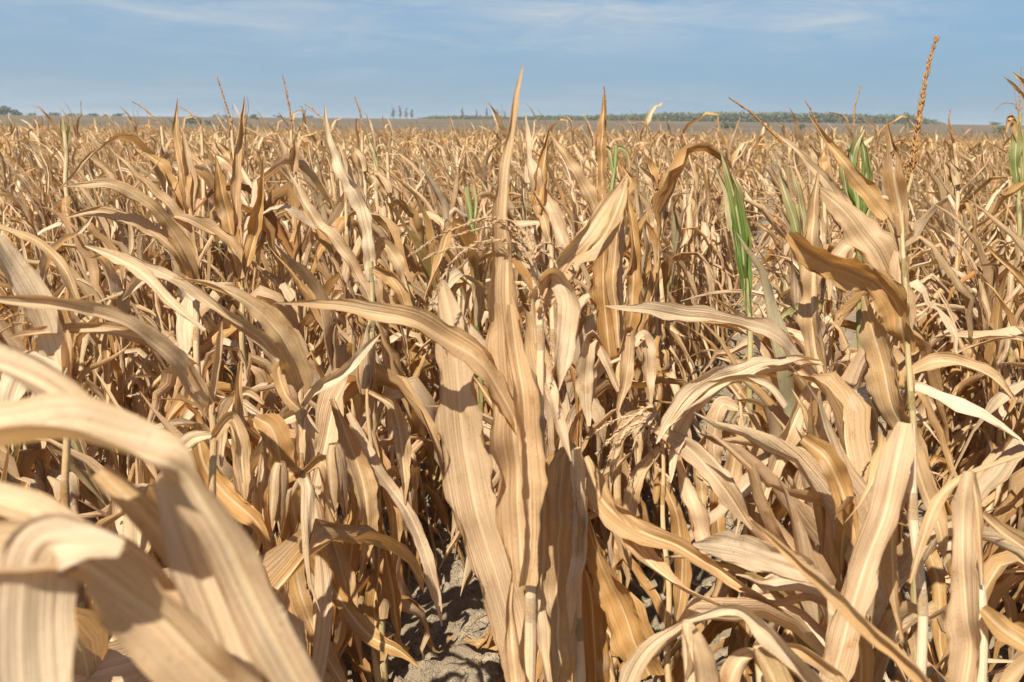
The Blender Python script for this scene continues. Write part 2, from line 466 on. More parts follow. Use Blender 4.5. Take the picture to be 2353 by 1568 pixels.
def leaf_geo(P, W, B, N, rng, curl, fold, ripple, crumple, tint, green, nt=7, tattered=0.0):
    """A maize blade: midrib path P, half width W, width direction B, upper-side normal N (all along the path).
    curl rolls the section, fold closes it along the midrib, ripple waves the margins, crumple bends it lengthwise."""
    n = len(P)
    seg = np.linalg.norm(np.diff(P, axis=0), axis=1)
    s = np.concatenate([[0], np.cumsum(seg)])
    T = np.asarray(TROWS[nt], float)
    t = T[None, :]
    Wc = W[:, None]
    def wob(f0, f1):
        a_, b_ = rng.uniform(0, 6.28, 2); f_ = rng.uniform(f0, f1)
        return 0.65 * np.sin(s * f_ + a_) + 0.45 * np.sin(s * f_ * 2.3 + b_)
    loose = min(1.0, crumple * 9)
    k_side = [np.clip(np.abs(curl) * (1 + 0.55 * loose * wob(6, 14)), 0.06, 2.9) for _ in (0, 1)]
    f_side = [np.clip(fold + 0.55 * loose * wob(5, 13), -0.5, 1.35) for _ in (0, 1)]
    k = np.where(t < 0, k_side[0][:, None], k_side[1][:, None])
    sg = np.sign(curl)[:, None]
    bx = np.sin(k * t) / k
    bz = sg * (1 - np.cos(k * t)) / k
    fo = np.where(t < 0, f_side[0][:, None], f_side[1][:, None])
    x = bx * np.cos(fo)
    z = bz + np.abs(bx) * np.sin(fo)
    # margins wave independently on the two sides
    L = max(s[-1], 1e-3)
    wl1 = rng.uniform(0.07, 0.15); wl2 = rng.uniform(0.03, 0.06)
    for side in (-1, 1):
        ph1, ph2 = rng.uniform(0, 6.28, 2)
        wv = np.sin(s / wl1 * 6.283 + ph1 + 1.3 * np.sin(s * 9 + ph2)) * 0.75 + 0.35 * np.sin(s / wl2 * 6.283 + ph2)
        m = (t * side) > 0
        z = z + np.where(m, ripple * np.abs(t) ** 1.6 * wv[:, None], 0)
        if tattered:
            cut = np.clip(np.sin(s / rng.uniform(.02, .05) + ph1) * np.sin(s / .031 + ph2), 0, 1)[:, None]
            x = np.where(m & (np.abs(t) > .9), x * (1 - tattered * cut), x)
    # uneven outline, notched and nibbled on both sides
    for side in (-1, 1):
        q1, q2, q3 = rng.uniform(0, 6.28, 3)
        un = 0.5 * np.sin(s * rng.uniform(28, 60) + q1) + 0.35 * np.sin(s * rng.uniform(70, 130) + q2) + 0.25 * np.sin(s * rng.uniform(150, 230) + q3)
        m = (t * side) > 0
        x = np.where(m, x * (1 + 0.16 * loose * un[:, None] * np.abs(t) ** 2), x)
        # the margin rolls in here and there
        rl = np.clip(np.sin(s * rng.uniform(10, 26) + q2) * 0.9, 0, 1)[:, None] * loose
        e = np.clip((np.abs(t) - .55) / .45, 0, 1)
        x = np.where(m, x * (1 - 0.35 * rl * e ** 1.5), x)
        z = z + np.where(m, rng.choice([-1, 1]) * 0.35 * rl * e, 0)
    # sharp oblique creases
    def tri(v):
        return np.abs((v % 1.0) - 0.5) * 4 - 1
    for lam, am in ((rng.uniform(.10, .22), .10), (rng.uniform(.045, .09), .055)):
        z = z + am * loose * tri(s[:, None] / lam + rng.uniform(-.5, .5) * t + rng.uniform(0, 1)) * (0.4 + 0.6 * np.abs(t))
    # lengthwise pleats
    if nt >= 7:
        a1, a2 = rng.uniform(0, 6.28, 2); q1, q2 = rng.uniform(4.5, 8.0, 2)
        pl = np.sin(q1 * t + a1 + 2.2 * np.sin(s * 7 + a2)[:, None]) + 0.6 * np.sin(q2 * 1.7 * t + a2 + s[:, None] * 11)
        z = z + crumple * (0.6 if nt >= 13 else 1.0) * pl * (1 - 0.5 * np.abs(t))
        z = z - 0.05 * np.exp(-(t / 0.1) ** 2)
    V = P[:, None, :] + Wc[..., None] * (x[..., None] * B[:, None, :] + z[..., None] * N[:, None, :])
    if crumple > 0:
        # soft buckling of the whole blade
        p1, p2 = rng.uniform(0, 6.28, 2)
        bu = (np.sin(s * rng.uniform(18, 34) + p1) * 0.6 + np.sin(s * rng.uniform(40, 80) + p2) * 0.5) * crumple * 0.06
        V = V + (bu[:, None] * (1 - 0.3 * t))[..., None] * N[:, None, :] * np.minimum(1, W / 0.02)[:, None, None]
    uv = np.stack(np.broadcast_arrays(t * Wc, s[:, None] + tint * 3.0), -1).reshape(-1, 2)
    rib = np.broadcast_to(np.exp(-(t * Wc / 0.0032) ** 2) * np.minimum(1, Wc / 0.012), (n, len(T))).ravel()
    mar = np.broadcast_to(np.clip((np.abs(t) - .7) / .3, 0, 1) ** 2, (n, len(T))).ravel()
    gr = np.broadcast_to(np.asarray(green, float).reshape(-1, 1), (n, len(T))).ravel()
    return Geo(V.reshape(-1, 3), gf(n, len(T)), uv, tint, gr, rib, mar)


def tube_geo(P, R, tint, green, sides=7, flat=1.0):
    P = np.asarray(P, float); n = len(P)
    T = norm(np.gradient(P, axis=0))
    ref = np.where(np.abs(T[:, 2:3]) > 0.9, np.array([[1.0, 0, 0]]), np.array([[0, 0, 1.0]]))
    ref = np.broadcast_to(ref[n // 2], (n, 3))
    B = norm(np.cross(T, ref)); N = np.cross(B, T)
    a = np.linspace(0, 2 * math.pi, sides + 1)
    R = np.broadcast_to(R, (n,))
    V = P[:, None, :] + R[:, None, None] * (np.cos(a)[None, :, None] * B[:, None, :] + flat * np.sin(a)[None, :, None] * N[:, None, :])
    s = np.concatenate([[0], np.cumsum(np.linalg.norm(np.diff(P, axis=0), axis=1))])
    uv = np.stack(np.broadcast_arrays((a * R[:, None]), s[:, None]), -1).reshape(-1, 2)
    return Geo(V.reshape(-1, 3), gf(n, sides + 1), uv, tint, np.repeat(np.broadcast_to(green, (n,)), sides + 1))


def stalk_path_geo(P, r_base, r_top, tint, green, rng, n=None, sides=8):
    """A jointed maize stalk: nodes every 12-16 cm with a small swelling and a slight zigzag."""
    P = np.asarray(P, float)
    s = np.concatenate([[0], np.cumsum(np.linalg.norm(np.diff(P, axis=0), axis=1))])
    L = s[-1]
    n = n or max(6, int(L / 0.035))
    Q = catmull(P, n)
    q = np.linspace(0, 1, n)
    R = r_base + (r_top - r_base) * q ** 1.2
    ph = rng.uniform(0, 1)
    node = np.abs(((q * L / 0.14 + ph) % 1) - 0.5) * 2
    R = R * (1 + 0.22 * np.clip((node - 0.82) / 0.18, 0, 1))
    zig = np.sin(q * L / 0.28 * 6.28 + ph * 6) * 0.004
    Q = Q + zig[:, None] * np.array([math.cos(ph * 9), math.sin(ph * 9), 0])
    ti = np.clip(tint + 0.25 * (node > 0.9), 0, 1)
    return tube_geo(Q, R, np.repeat(ti, sides + 1), green, sides)


def frame_azimuth(P, az):
    T = norm(np.gradient(P, axis=0))
    B0 = np.stack([-np.sin(az), np.cos(az), np.zeros_like(az)], 1)
    B = norm(B0 - T * np.sum(B0 * T, 1, keepdims=True))
    return T, B, np.cross(T, B)


def twist_frame(T, B, N, tw):
    c, s_ = np.cos(tw)[:, None], np.sin(tw)[:, None]
    return c * B + s_ * N, c * N - s_ * B


WIND = np.array([-0.85, 0.10, 0.0])


def wild_leaf(base, up, az0, kind, rng, n=15, nt=7, size=1.0, rs=0.009, wide=1.0):
    """A dry blade that leaves the stalk at base; kind is how it has withered."""
    if kind == 'hang':
        L = rng.uniform(0.36, 0.68) * size; wmax = rng.uniform(0.015, 0.036)
        th0, th1 = rng.uniform(0.10, 0.60), rng.uniform(2.9, 3.2); bend = rng.uniform(0.03, 0.13); wind = 0.08
        tint = rng.beta(3.2, 2.6); curl = rng.uniform(0.6, 2.8) * rng.choice([-1, 1]); crumple = rng.uniform(0.10, 0.26)
        fold = rng.uniform(0.0, 0.6); twist = rng.uniform(-1.6, 1.6)
    elif kind == 'arch':
        L = rng.uniform(0.46, 0.78) * size; wmax = rng.uniform(0.013, 0.040)
        th0, th1 = rng.uniform(0.35, 0.85), rng.uniform(1.7, 2.9); bend = rng.uniform(0.28, 0.6); wind = rng.uniform(0.15, 0.5)
        tint = rng.beta(1.9, 3.4); curl = rng.uniform(0.4, 2.0) * rng.choice([-1, 1], p=[.35, .65]); crumple = rng.uniform(0.07, 0.20)
        fold = rng.uniform(0.05, 0.7); twist = rng.uniform(-1.1, 1.1)
    elif kind == 'kink':
        L = rng.uniform(0.42, 0.70) * size; wmax = rng.uniform(0.013, 0.040)
        th0, th1 = rng.uniform(0.2, 0.6), rng.uniform(2.7, 3.15); bend = rng.uniform(0.08, 0.30); wind = 0.15
        tint = rng.beta(1.8, 3.4); curl = rng.uniform(0.3, 1.4) * rng.choice([-1, 1]); crumple = rng.uniform(0.06, 0.16)
        fold = rng.uniform(0.1, 0.8); twist = rng.uniform(-0.9, 0.9)
    else:                                                   # 'up': still upright, blown to one side
        L = rng.uniform(0.36, 0.64) * size; wmax = rng.uniform(0.012, 0.036)
        th0, th1 = rng.uniform(0.08, 0.45), rng.uniform(0.35, 1.7); bend = rng.uniform(0.4, 0.9); wind = rng.uniform(0.2, 0.6)
        tint = rng.beta(2.0, 3.4); curl = rng.uniform(0.6, 2.5); crumple = rng.uniform(0.07, 0.18)
        fold = rng.uniform(0.2, 1.0); twist = rng.uniform(-0.8, 0.8)
    wmax *= wide
    sh = 0.09 if n >= 10 else 0.0
    n_sh = 3 if sh else 0
    nb = n - n_sh
    s = np.linspace(0, 1, nb)
    sharp = 0.035 if kind == 'kink' else (rng.uniform(0.03, 0.09) if kind == 'hang' else rng.uniform(0.10, 0.28))
    x = np.clip((s - bend + sharp) / (2 * sharp), 0, 1)
    th = th0 + (th1 - th0) * (0.25 * s + 0.75 * x * x * (3 - 2 * x)) + 0.17 * np.sin(s * rng.uniform(6, 14) + rng.uniform(0, 6))
    az = az0 + rng.normal(0, 0.6) * s + 0.22 * np.sin(s * rng.uniform(6, 14) + rng.uniform(0, 6))
    D = np.stack([np.sin(th) * np.cos(az), np.sin(th) * np.sin(az), np.cos(th)], 1)
    D = norm(D + (WIND * wind)[None, :] * (s ** 1.3)[:, None])
    D[0] = norm(D[0] + up * 1.2)
    o = np.array([math.cos(az0), math.sin(az0), 0.0])
    start = base + o * rs
    P = start + np.concatenate([[np.zeros(3)], np.cumsum(D[:-1] * (L / (nb - 1)), 0)])
    taper = np.clip(np.minimum(0.42 + s * 3.4, 1), 0, 1) * np.clip((1 - s) / 0.55, 0, 1) ** 0.75
    W = np.maximum(wmax * taper * (1 + 0.12 * np.sin(s * rng.uniform(6, 14) + rng.uniform(0, 6))), 0.0012)
    cu = curl * (0.45 + 0.75 * s); fo = fold * np.clip(1.25 - 0.9 * s, 0, 1.2)
    azl = np.full(nb, 0.0) + np.arctan2(D[:, 1], D[:, 0])
    azl = az0 + np.clip((azl - az0 + math.pi) % (2 * math.pi) - math.pi, -0.9, 0.9) * np.clip(s * 2, 0, 1)
    tw = twist * s ** 1.2
    if n_sh:
        # the sheath wraps the stalk below the blade
        q = np.linspace(-sh, -0.012, n_sh)[:, None]
        Ps = start + up * q
        P = np.concatenate([Ps, P]); W = np.concatenate([np.full(n_sh, rs * 2.5), W])
        W[n_sh] = max(W[n_sh], rs * 1.9)
        cu = np.concatenate([np.full(n_sh, 2.4), cu]); cu[n_sh] = 1.7
        fo = np.concatenate([np.zeros(n_sh), fo]); fo[n_sh] *= 0.4
        azl = np.concatenate([np.full(n_sh, az0), azl]); tw = np.concatenate([np.zeros(n_sh), tw])
    T, B, N = frame_azimuth(P, azl)
    B, N = twist_frame(T, B, N, tw)
    # keep off the ground
    P[:, 2] = np.where(P[:, 2] < 0.035, 0.035 + 0.004 * np.arange(len(P)) / len(P), P[:, 2])
    return leaf_geo(P, W, B, N, rng, cu, fo, rng.uniform(0.06, 0.26), crumple, float(np.clip(tint, 0, 1)), 0.0, nt,
                    0.5 if rng.random() < 0.55 else 0.0)


def spikelet_rows(P, rng, step, size, tint, spread=0.55, flat=False):
    """Small pointed husks all along a tassel branch path."""
    s = np.concatenate([[0], np.cumsum(np.linalg.norm(np.diff(P, axis=0), axis=1))])
    m = max(3, int(s[-1] / step))
    q = np.linspace(0.04, 0.99, m) * s[-1]
    Q = np.stack([np.interp(q, s, P[:, i]) for i in range(3)], 1)
    T = norm(np.stack([np.interp(q, s, np.gradient(P[:, i])) for i in range(3)], 1))
    a = rng.uniform(0, 6.28, m) + np.arange(m) * 2.4
    ref = norm(np.cross(T, np.array([0.31, 0.52, 0.79])))
    ref2 = np.cross(T, ref)
    R = np.cos(a)[:, None] * ref + np.sin(a)[:, None] * ref2
    S = np.cross(T, R)
    D = norm(T * math.cos(spread) + R * math.sin(spread) * rng.uniform(0.5, 1.5, (m, 1)))
    ln = size * rng.uniform(0.75, 1.25, (m, 1)) * (1 - 0.35 * (q / s[-1])[:, None])
    w = ln * 0.115
    b = Q; tip = Q + D * ln; mid = Q + D * ln * 0.45
    X = np.cross(D, S)
    if flat:
        V = np.stack([b, mid + S * w * 1.3, tip, mid - S * w * 1.3], 1).reshape(-1, 3)
        uv = np.zeros((len(V), 2)); uv[:, 1] = np.repeat(q, 4) + tint
        return Geo(V, np.arange(m * 4).reshape(-1, 4), uv, np.repeat(np.clip(tint + rng.normal(0, 0.12, m), 0, 1), 4), 0.0)
    V = np.stack([b, mid + S * w, mid + X * w, mid - S * w, mid - X * w, tip], 1).reshape(-1, 3)
    F = np.array([[0, 1, 2, 2], [0, 2, 3, 3], [0, 3, 4, 4], [0, 4, 1, 1], [5, 2, 1, 1], [5, 3, 2, 2], [5, 4, 3, 3], [5, 1, 4, 4]])
    F = (F[None] + (np.arange(m) * 6)[:, None, None]).reshape(-1, 4)
    uv = np.zeros((len(V), 2)); uv[:, 1] = np.repeat(q, 6) + tint
    ti = np.repeat(np.clip(tint + rng.normal(0, 0.12, m), 0, 1), 6)
    return Geo(V, F, uv, ti, 0.0)


def tassel_branch(P, rng, tint, thick=0.0016, step=0.0045, size=0.012, spread=0.55, nres=14, flat=False):
    P = catmull(np.asarray(P, float), nres)
    core = tube_geo(P, np.linspace(thick, thick * 0.45, nres), tint, 0.0, 3 if flat else 4)
    return join([core, spikelet_rows(P, rng, step, size, tint, spread, flat)])


# ------------------------------------------------------------------ the setting
def sumsin(x, y, rng, n, f0, f1, amp):
    z = np.zeros_like(x)
    for _ in range(n):
        f = rng.uniform(f0, f1); a = rng.uniform(0, 6.28); p = rng.uniform(0, 6.28)
        z += np.sin((x * math.cos(a) + y * math.sin(a)) * f * 6.283 + p)
    return z * amp / math.sqrt(n)


def value_noise(x, y, seed, cell):
    X, Y = x / cell, y / cell
    xi, yi = np.floor(X).astype(np.int64), np.floor(Y).astype(np.int64)
    fx, fy = X - xi, Y - yi
    fx = fx * fx * (3 - 2 * fx); fy = fy * fy * (3 - 2 * fy)
    h = lambda a, b: (((a * 73856093) ^ (b * 19349663) ^ (seed * 83492791)) % 65521 * 2654435761 % 65521) / 65521.0
    return (h(xi, yi) * (1 - fx) + h(xi + 1, yi) * fx) * (1 - fy) + (h(xi, yi + 1) * (1 - fx) + h(xi + 1, yi + 1) * fx) * fy


def soil_height(x, y):
    near = np.clip((9.0 - np.hypot(x, y - 2)) / 4.0, 0, 1)
    lump = lambda v: np.abs(v - 0.5) ** 0.8 * 2
    z = 0.035 * (value_noise(x, y, 3, 0.21) - 0.5) + 0.038 * lump(value_noise(x + 5, y, 5, 0.075)) + 0.030 * lump(value_noise(x, y + 9, 8, 0.034)) - 0.03
    return z * near


def setting():
    xs = np.concatenate([-np.geomspace(4.2, 1500, 38)[::-1], np.arange(-1.9, 1.9, 0.017), np.geomspace(4.2, 1500, 38)])
    xs = np.unique(np.concatenate([xs, np.arange(-4.2, 4.2, 0.2)]))
    ys = np.concatenate([-np.geomspace(1.2, 60, 8)[::-1], np.arange(-0.6, 1.2, 0.2), np.arange(1.2, 5.0, 0.017), np.arange(5.0, 6.2, 0.06), np.arange(6.2, 10, 0.2), np.geomspace(10, 420, 26)])
    X, Y = np.meshgrid(xs, ys)
    Z = soil_height(X, Y)
    V = np.stack([X, Y, Z], -1).reshape(-1, 3)
    g = Geo(V, gf(len(ys), len(xs)), np.zeros((len(V), 2)), 0, 0)
    o = link('soil_ground', to_mesh('soil_ground', g, M_SOIL)); o['kind'] = 'structure'
    o['label'] = 'dry cracked grey brown soil between the corn rows'
    # the stubble slope beyond the corn
    xs = np.linspace(-1500, 1500, 101); ys = np.concatenate([[255, 262, 275], np.linspace(300, 900, 31), np.geomspace(950, 2400, 8)])
    X, Y = np.meshgrid(xs, ys)
    q = np.clip((Y - 255) / 560, 0, 1)
    Z = -0.03 + 10.3 * (q * q * (3 - 2 * q)) * (1 + 0.05 * np.sin(X / 210 + 0.8))
    V = np.stack([X, Y, Z], -1).reshape(-1, 3)
    g = Geo(V, gf(len(ys), len(xs)), np.zeros((len(V), 2)), 0, 0)
    o = link('stubble_hillside', to_mesh('stubble_hillside', g, M_STUBBLE)); o['kind'] = 'structure'
    o['label'] = 'brown stubble slope rising beyond the corn field'


setting()


def hill_z(x, y):
    q = min(max((y - 255) / 560, 0), 1)
    return -0.03 + 10.3 * (q * q * (3 - 2 * q)) * (1 + 0.05 * math.sin(x / 210 + 0.8))


# ------------------------------------------------------------------ far trees and shrubs
def leaf_cloud(rng, lobes, count, size):
    """Leaf-clump quads spread through ellipsoid lobes (centre, radii)."""
    w = np.array([r[0] * r[1] * r[2] for _, r in lobes]); w = w / w.sum()
    idx = rng.choice(len(lobes), count, p=w)
    Cn = np.array([c for c, _ in lobes])[idx]; Rr = np.array([r for _, r in lobes])[idx]
    d = norm(rng.normal(size=(count, 3))) * (rng.uniform(0.25, 1.08, (count, 1)) ** 0.5)
    ctr = Cn + d * Rr
    a = norm(rng.normal(size=(count, 3))); b = norm(np.cross(a, rng.normal(size=(count, 3))))
    sz = size * rng.uniform(0.5, 1.4, (count, 1))
    V = np.stack([ctr + a * sz, ctr + b * sz * 0.8, ctr - a * sz, ctr - b * sz * 0.8], 1).reshape(-1, 3)
    F = np.arange(count * 4).reshape(-1, 4)
    return Geo(V, F, np.zeros((len(V), 2)), 0.5, 0.0)


def tree_thing(name, label, cat, group, x, y, h, w, rng, mat, count=260, slim=False, bare=False):
    z = hill_z(x, y)
    root = bpy.data.objects.new(name, None); COL.objects.link(root)
    root.location = (x, y, z); root['label'] = label; root['category'] = cat
    if group:
        root['group'] = group
    th = h * (0.9 if slim else 0.5)
    parts = [tube_geo([[0, 0, -0.3], [0.03 * w, 0, th * 0.5], [0, 0.02 * w, th]], np.array([0.05, 0.035, 0.012]) * h * 0.5, 0.5, 0, 6)]
    for k in range(5 if slim else 4):
        a = rng.uniform(0, 6.28); z0 = h * rng.uniform(0.15, 0.55)
        e = np.array([math.cos(a) * w * 0.34, math.sin(a) * w * 0.34, z0 + h * rng.uniform(0.15, 0.35)])
        parts.append(tube_geo([[0, 0, z0], e * np.array([.5, .5, 1]) - np.array([0, 0, .04 * h]), e], np.array([0.018, 0.012, 0.005]) * h * 0.5, 0.5, 0, 5))
    link('trunk', to_mesh('trunk', join(parts), M_BARK), root)
    lobes = []
    nl = 5 if slim else 7
    for k in range(nl):
        q = (k + 0.5) / nl
        if slim:
            lobes.append(((rng.normal(0, .08) * w, rng.normal(0, .08) * w, h * (0.18 + 0.78 * q)), (w * .3 * (1.1 - .6 * q), w * .3 * (1.1 - .6 * q), h * .11)))
        else:
            lobes.append(((rng.uniform(-.3, .3) * w, rng.uniform(-.3, .3) * w, h * (.14 if k < 3 else rng.uniform(.3, .74))), (w * rng.uniform(.22, .34), w * rng.uniform(.22, .34), h * rng.uniform(.16, .25))))
    link('crown', to_mesh('crown', leaf_cloud(rng, lobes, count, 0.055 * max(h, w) if not bare else 0.035 * h), mat, False), root)
    return root


def far_point(xd, dist):
    """World x of frame column xd at a given distance along +Y, near the skyline."""
    v = rgt * ((xd - CX) / FPX) + upv * ((CY - 288.0) / FPX) + fwd
    return cam_loc[0] + v[0] * dist / v[1]


def far_vegetation():
    rng = np.random.default_rng(41)
    px_m = lambda dist: dist / (FPX * 1.0)
    ridge = 800.0
    # left clump of round trees
    for (xd, w, h, lab) in ((6, 46, 24, 'broad round tree at the left end of the ridge'), (36, 34, 18, 'smaller round tree just right of the broad one on the ridge')):
        tree_thing('round_tree', lab, 'tree', 'round trees on the left ridge', far_point(xd, ridge), ridge, (h + 3) * px_m(ridge), w * px_m(ridge), rng, M_FOLIAGE, 420)
    # low scrub along the left ridge
    sh = [(75, 16, 6), (120, 22, 9), (165, 18, 7), (185, 12, 6), (212, 24, 7), (245, 14, 5), (275, 20, 8), (498, 14, 9), (520, 12, 6), (560, 16, 7), (640, 18, 6), (715, 16, 6)]
    nth = ['first', 'second', 'third', 'fourth', 'fifth', 'sixth', 'seventh', 'eighth', 'ninth', 'tenth', 'eleventh', 'twelfth']
    for i, (xd, w, h) in enumerate(sh):
        tree_thing('ridge_bush', nth[i] + ' small dark bush right of the round trees along the left ridge', 'bush', 'bushes along the left ridge',
                   far_point(xd, ridge), ridge, (h * .75 + 2) * px_m(ridge), w * 1.5 * px_m(ridge), rng, M_FOLIAGE2, 170)
    # slim poplars with thin crowns
    for i, (xd, w, h) in enumerate([(904, 15, 24), (920, 12, 25), (934, 13, 22), (947, 12, 20)]):
        tree_thing('poplar_tree', ['leftmost', 'second from left', 'third from left', 'rightmost'][i] + ' slim poplar of the tight group left of the wood', 'tree', 'four slim poplars left of the wood',
                   far_point(xd, ridge), ridge, (h + 3) * px_m(ridge), w * px_m(ridge), rng, M_BARK, 240, True, True)
    labs = ['leftmost lone poplar rising above the low wood', 'short lone poplar second from left above the wood', 'tallest lone poplar rising above the low wood',
            'lone poplar just right of the tallest one', 'faint lone poplar between two others above the wood', 'rightmost lone poplar rising above the low wood']
    for (xd, w, h), lab in zip([(1062, 10, 23), (1095, 8, 19), (1118, 10, 25), (1143, 9, 20), (1160, 8, 16), (1186, 12, 19)], labs):
        tree_thing('poplar_tree', lab, 'tree', 'lone poplars above the wood', far_point(xd, ridge + 4), ridge + 4, (h + 4) * px_m(ridge), w * px_m(ridge), rng, M_BARK, 220, True, True)
    # the wood on the ridge: reads as one mass
    lob = []; xd = 965.0
    prof = [(965, 4), (1000, 10), (1100, 11), (1180, 10), (1260, 13), (1350, 14), (1450, 18), (1560, 22), (1700, 24), (1790, 26), (1900, 25), (2020, 22), (2085, 25), (2120, 18), (2165, 6)]
    pxs, phs = zip(*prof)
    gs = []
    D0 = 850.0
    while xd < 2170:
        hh = float(np.interp(xd, pxs, phs)) * rng.uniform(0.86, 1.06)
        for row in range(2):
            dist = D0 + row * 22 + rng.uniform(-6, 6)
            k = px_m(dist); H = max(hh * k, 1.5); w = rng.uniform(10, 20) * k
            X = far_point(xd + rng.uniform(-4, 4), dist); Z = hill_z(X, dist)
            lobes = [((X + rng.uniform(-.25, .25) * w, dist + rng.uniform(-2, 2), Z + H * q), (w * rng.uniform(.4, .65), w * .5, H * rng.uniform(.22, .32))) for q in (.2, .38, .55, .68)]
            gs.append(leaf_cloud(rng, lobes, 95, 0.085 * H + 0.2))
        xd += rng.uniform(4, 7)
    o = link('ridge_wood', to_mesh('ridge_wood', join(gs), M_FOLIAGE2, False)); o['kind'] = 'stuff'
    o['label'] = 'long low olive green wood along the far ridge'
    # the darker round tree inside the wood's right end
    tree_thing('round_tree', 'dark round tree standing out at the right end of the far wood', 'tree', None, far_point(2082, 835), 835, 30 * px_m(835), 34 * px_m(835), rng, M_FOLIAGE, 420)
    # bushes on the stubble slope
    for (xd, yd_dist, w, h, lab) in ((1672, 480, 50, 15, 'wide grey green bush on the brown slope right of centre'), (1838, 470, 30, 13, 'low bush on the brown slope under the middle of the wood'),
                                     (2090, 540, 22, 13, 'dark round bush on the brown slope below the dark round tree'), (590, 600, 26, 11, 'dark bush on the brown slope left of the pair of tassels'),
                                     (445, 470, 38, 14, 'olive bush on the brown slope at left'), (478, 440, 22, 10, 'small pale bush low on the brown slope at left'),
                                     (2300, 430, 30, 16, 'hazy bush on the brown slope at far right'), (2285, 790, 26, 7, 'thin low bush on the skyline at far right')):
        tree_thing('slope_bush', lab, 'bush', 'bushes on the brown slope', far_point(xd, yd_dist), yd_dist, h * px_m(yd_dist) * 1.15, w * px_m(yd_dist), rng, M_FOLIAGE, 240)


far_vegetation()

# ------------------------------------------------------------------ shared tassels and ears
def droop_path(rng, L, th0, th1, az, n=7):
    s = np.linspace(0, 1, n)
    th = th0 + (th1 - th0) * s ** 1.3; a = az + 0.3 * np.sin(s * 3 + rng.uniform(0, 6))
    D = np.stack([np.sin(th) * np.cos(a), np.sin(th) * np.sin(a), np.cos(th)], 1)
    D = norm(D + WIND * 0.35 * s[:, None])
    return np.concatenate([[np.zeros(3)], np.cumsum(D[:-1] * L / (n - 1), 0)])


def tassel_arrays(rng, n_br, far=False, upright=False):
    tint = rng.uniform(0.25, 0.65)
    th1 = rng.uniform(0.2, 0.6) if upright else rng.uniform(0.9, 2.3)
    main = droop_path(rng, rng.uniform(0.16, 0.26), 0.08, th1, rng.uniform(0, 6.28))
    out = [('main', tassel_branch(main, rng, tint, 0.0022, 0.017 if far else 0.0032, 0.024 if far else 0.0125, nres=4 if far else 12, flat=far))]
    for k in range(n_br):
        b0 = main[0] + (main[1] - main[0]) * rng.uniform(0, 1.0)
        p = droop_path(rng, rng.uniform(0.10, 0.20), rng.uniform(0.3, 0.9), rng.uniform(1.3, 2.8), rng.uniform(0, 6.28), 6) + b0
        out.append(('branch', tassel_branch(p, rng, tint - 0.08, 0.0012, 0.020 if far else 0.0050, 0.020 if far else 0.010, nres=3 if far else 8, flat=far)))
    return out


_r = np.random.default_rng(77)
TASSELS = [to_mesh('tassel', join([g for _, g in tassel_arrays(_r, int(_r.integers(3, 8)))]), M_TASSEL) for _ in range(10)]
TASSELS_UP = [to_mesh('tassel_upright', join([g for _, g in tassel_arrays(_r, int(_r.integers(0, 3)), upright=True)]), M_TASSEL) for _ in range(4)]


def ear_mesh(rng):
    """A hanging ear wrapped in papery husks: a ridged spindle with three loose husk tips."""
    L, R = 0.17, 0.024
    n, sd = 14, 15
    q = np.linspace(0, 1, n)
    prof = np.sin(np.clip(q * 1.04 + 0.06, 0, 1) * math.pi) ** 0.62 * (1 - 0.18 * q)
    a = np.linspace(0, 6.283, sd)
    Rr = R * prof[:, None] * (1 + 0.06 * np.sin(a * 6 + q[:, None] * 2.0) + 0.03 * np.sin(a * 13))
    V = np.stack([Rr * np.cos(a), Rr * np.sin(a), np.broadcast_to((q * L)[:, None], Rr.shape)], -1).reshape(-1, 3)
    body = Geo(V, gf(n, sd), np.stack(np.broadcast_arrays(a * R, (q * L)[:, None]), -1).reshape(-1, 2), 0.38, 0.0)
    gs = [body]
    for k in range(4):
        az = k * 1.57 + rng.uniform(0, .5); s = np.linspace(0, 1, 8)
        rr = R * np.interp(s, [0, .2, .7, 1], [.5, 1.02, 1.0, .5]) + 0.002 + 0.012 * np.clip(s - .75, 0, 1)
        P = np.stack([rr * math.cos(az), rr * math.sin(az), s * L * rng.uniform(.95, 1.2)], 1)
        T, B, N = frame_azimuth(P, np.full(8, az))
        gs.append(leaf_geo(P, 0.017 * np.sin(np.clip(s * .9 + .12, 0, 1) * math.pi) ** .7 + .001, B, N, rng, np.full(8, .8), np.zeros(8), .05, .03, rng.uniform(.25, .5), 0.0, 5))
    return to_mesh('ear_husk', join(gs), M_LEAF)


def silk_mesh(rng):
    gs = []
    for k in range(12):
        a = rng.uniform(0, 6.28); e = rng.uniform(0.006, 0.02)
        gs.append(tube_geo([[0, 0, 0.155], [math.cos(a) * e * .4, math.sin(a) * e * .4, 0.180], [math.cos(a) * e, math.sin(a) * e, 0.19 + rng.uniform(0, .02)]], np.array([.0022, .0016, .0005]), .95, 0, 3))
    return to_mesh('silk', join(gs), M_SILK)


EARS = [ear_mesh(_r) for _ in range(3)]
SILK = silk_mesh(_r)

# ------------------------------------------------------------------ corn plants
def plant_root(label, base, group='drought killed corn plants'):
    o = bpy.data.objects.new('corn_plant', None); COL.objects.link(o)
    o.location = base; o['label'] = label; o['category'] = 'corn plant'
    if group:
        o['group'] = group
    return o


def shift(g, base):
    g.v = g.v - np.asarray(base, np.float32)
    return g


def add_ear(root, base, P, rng):
    e = link('ear', EARS[int(rng.integers(0, 3))], root)
    e.location = Vector(P - base)
    az = rng.uniform(0, 6.28)
    e.rotation_euler = (rng.choice([rng.uniform(0.3, 0.8), rng.uniform(2.3, 2.9)]), 0, az)
    s = rng.uniform(0.75, 1.05); e.scale = (s, s, s)
    link('silk', SILK, e)
    return e


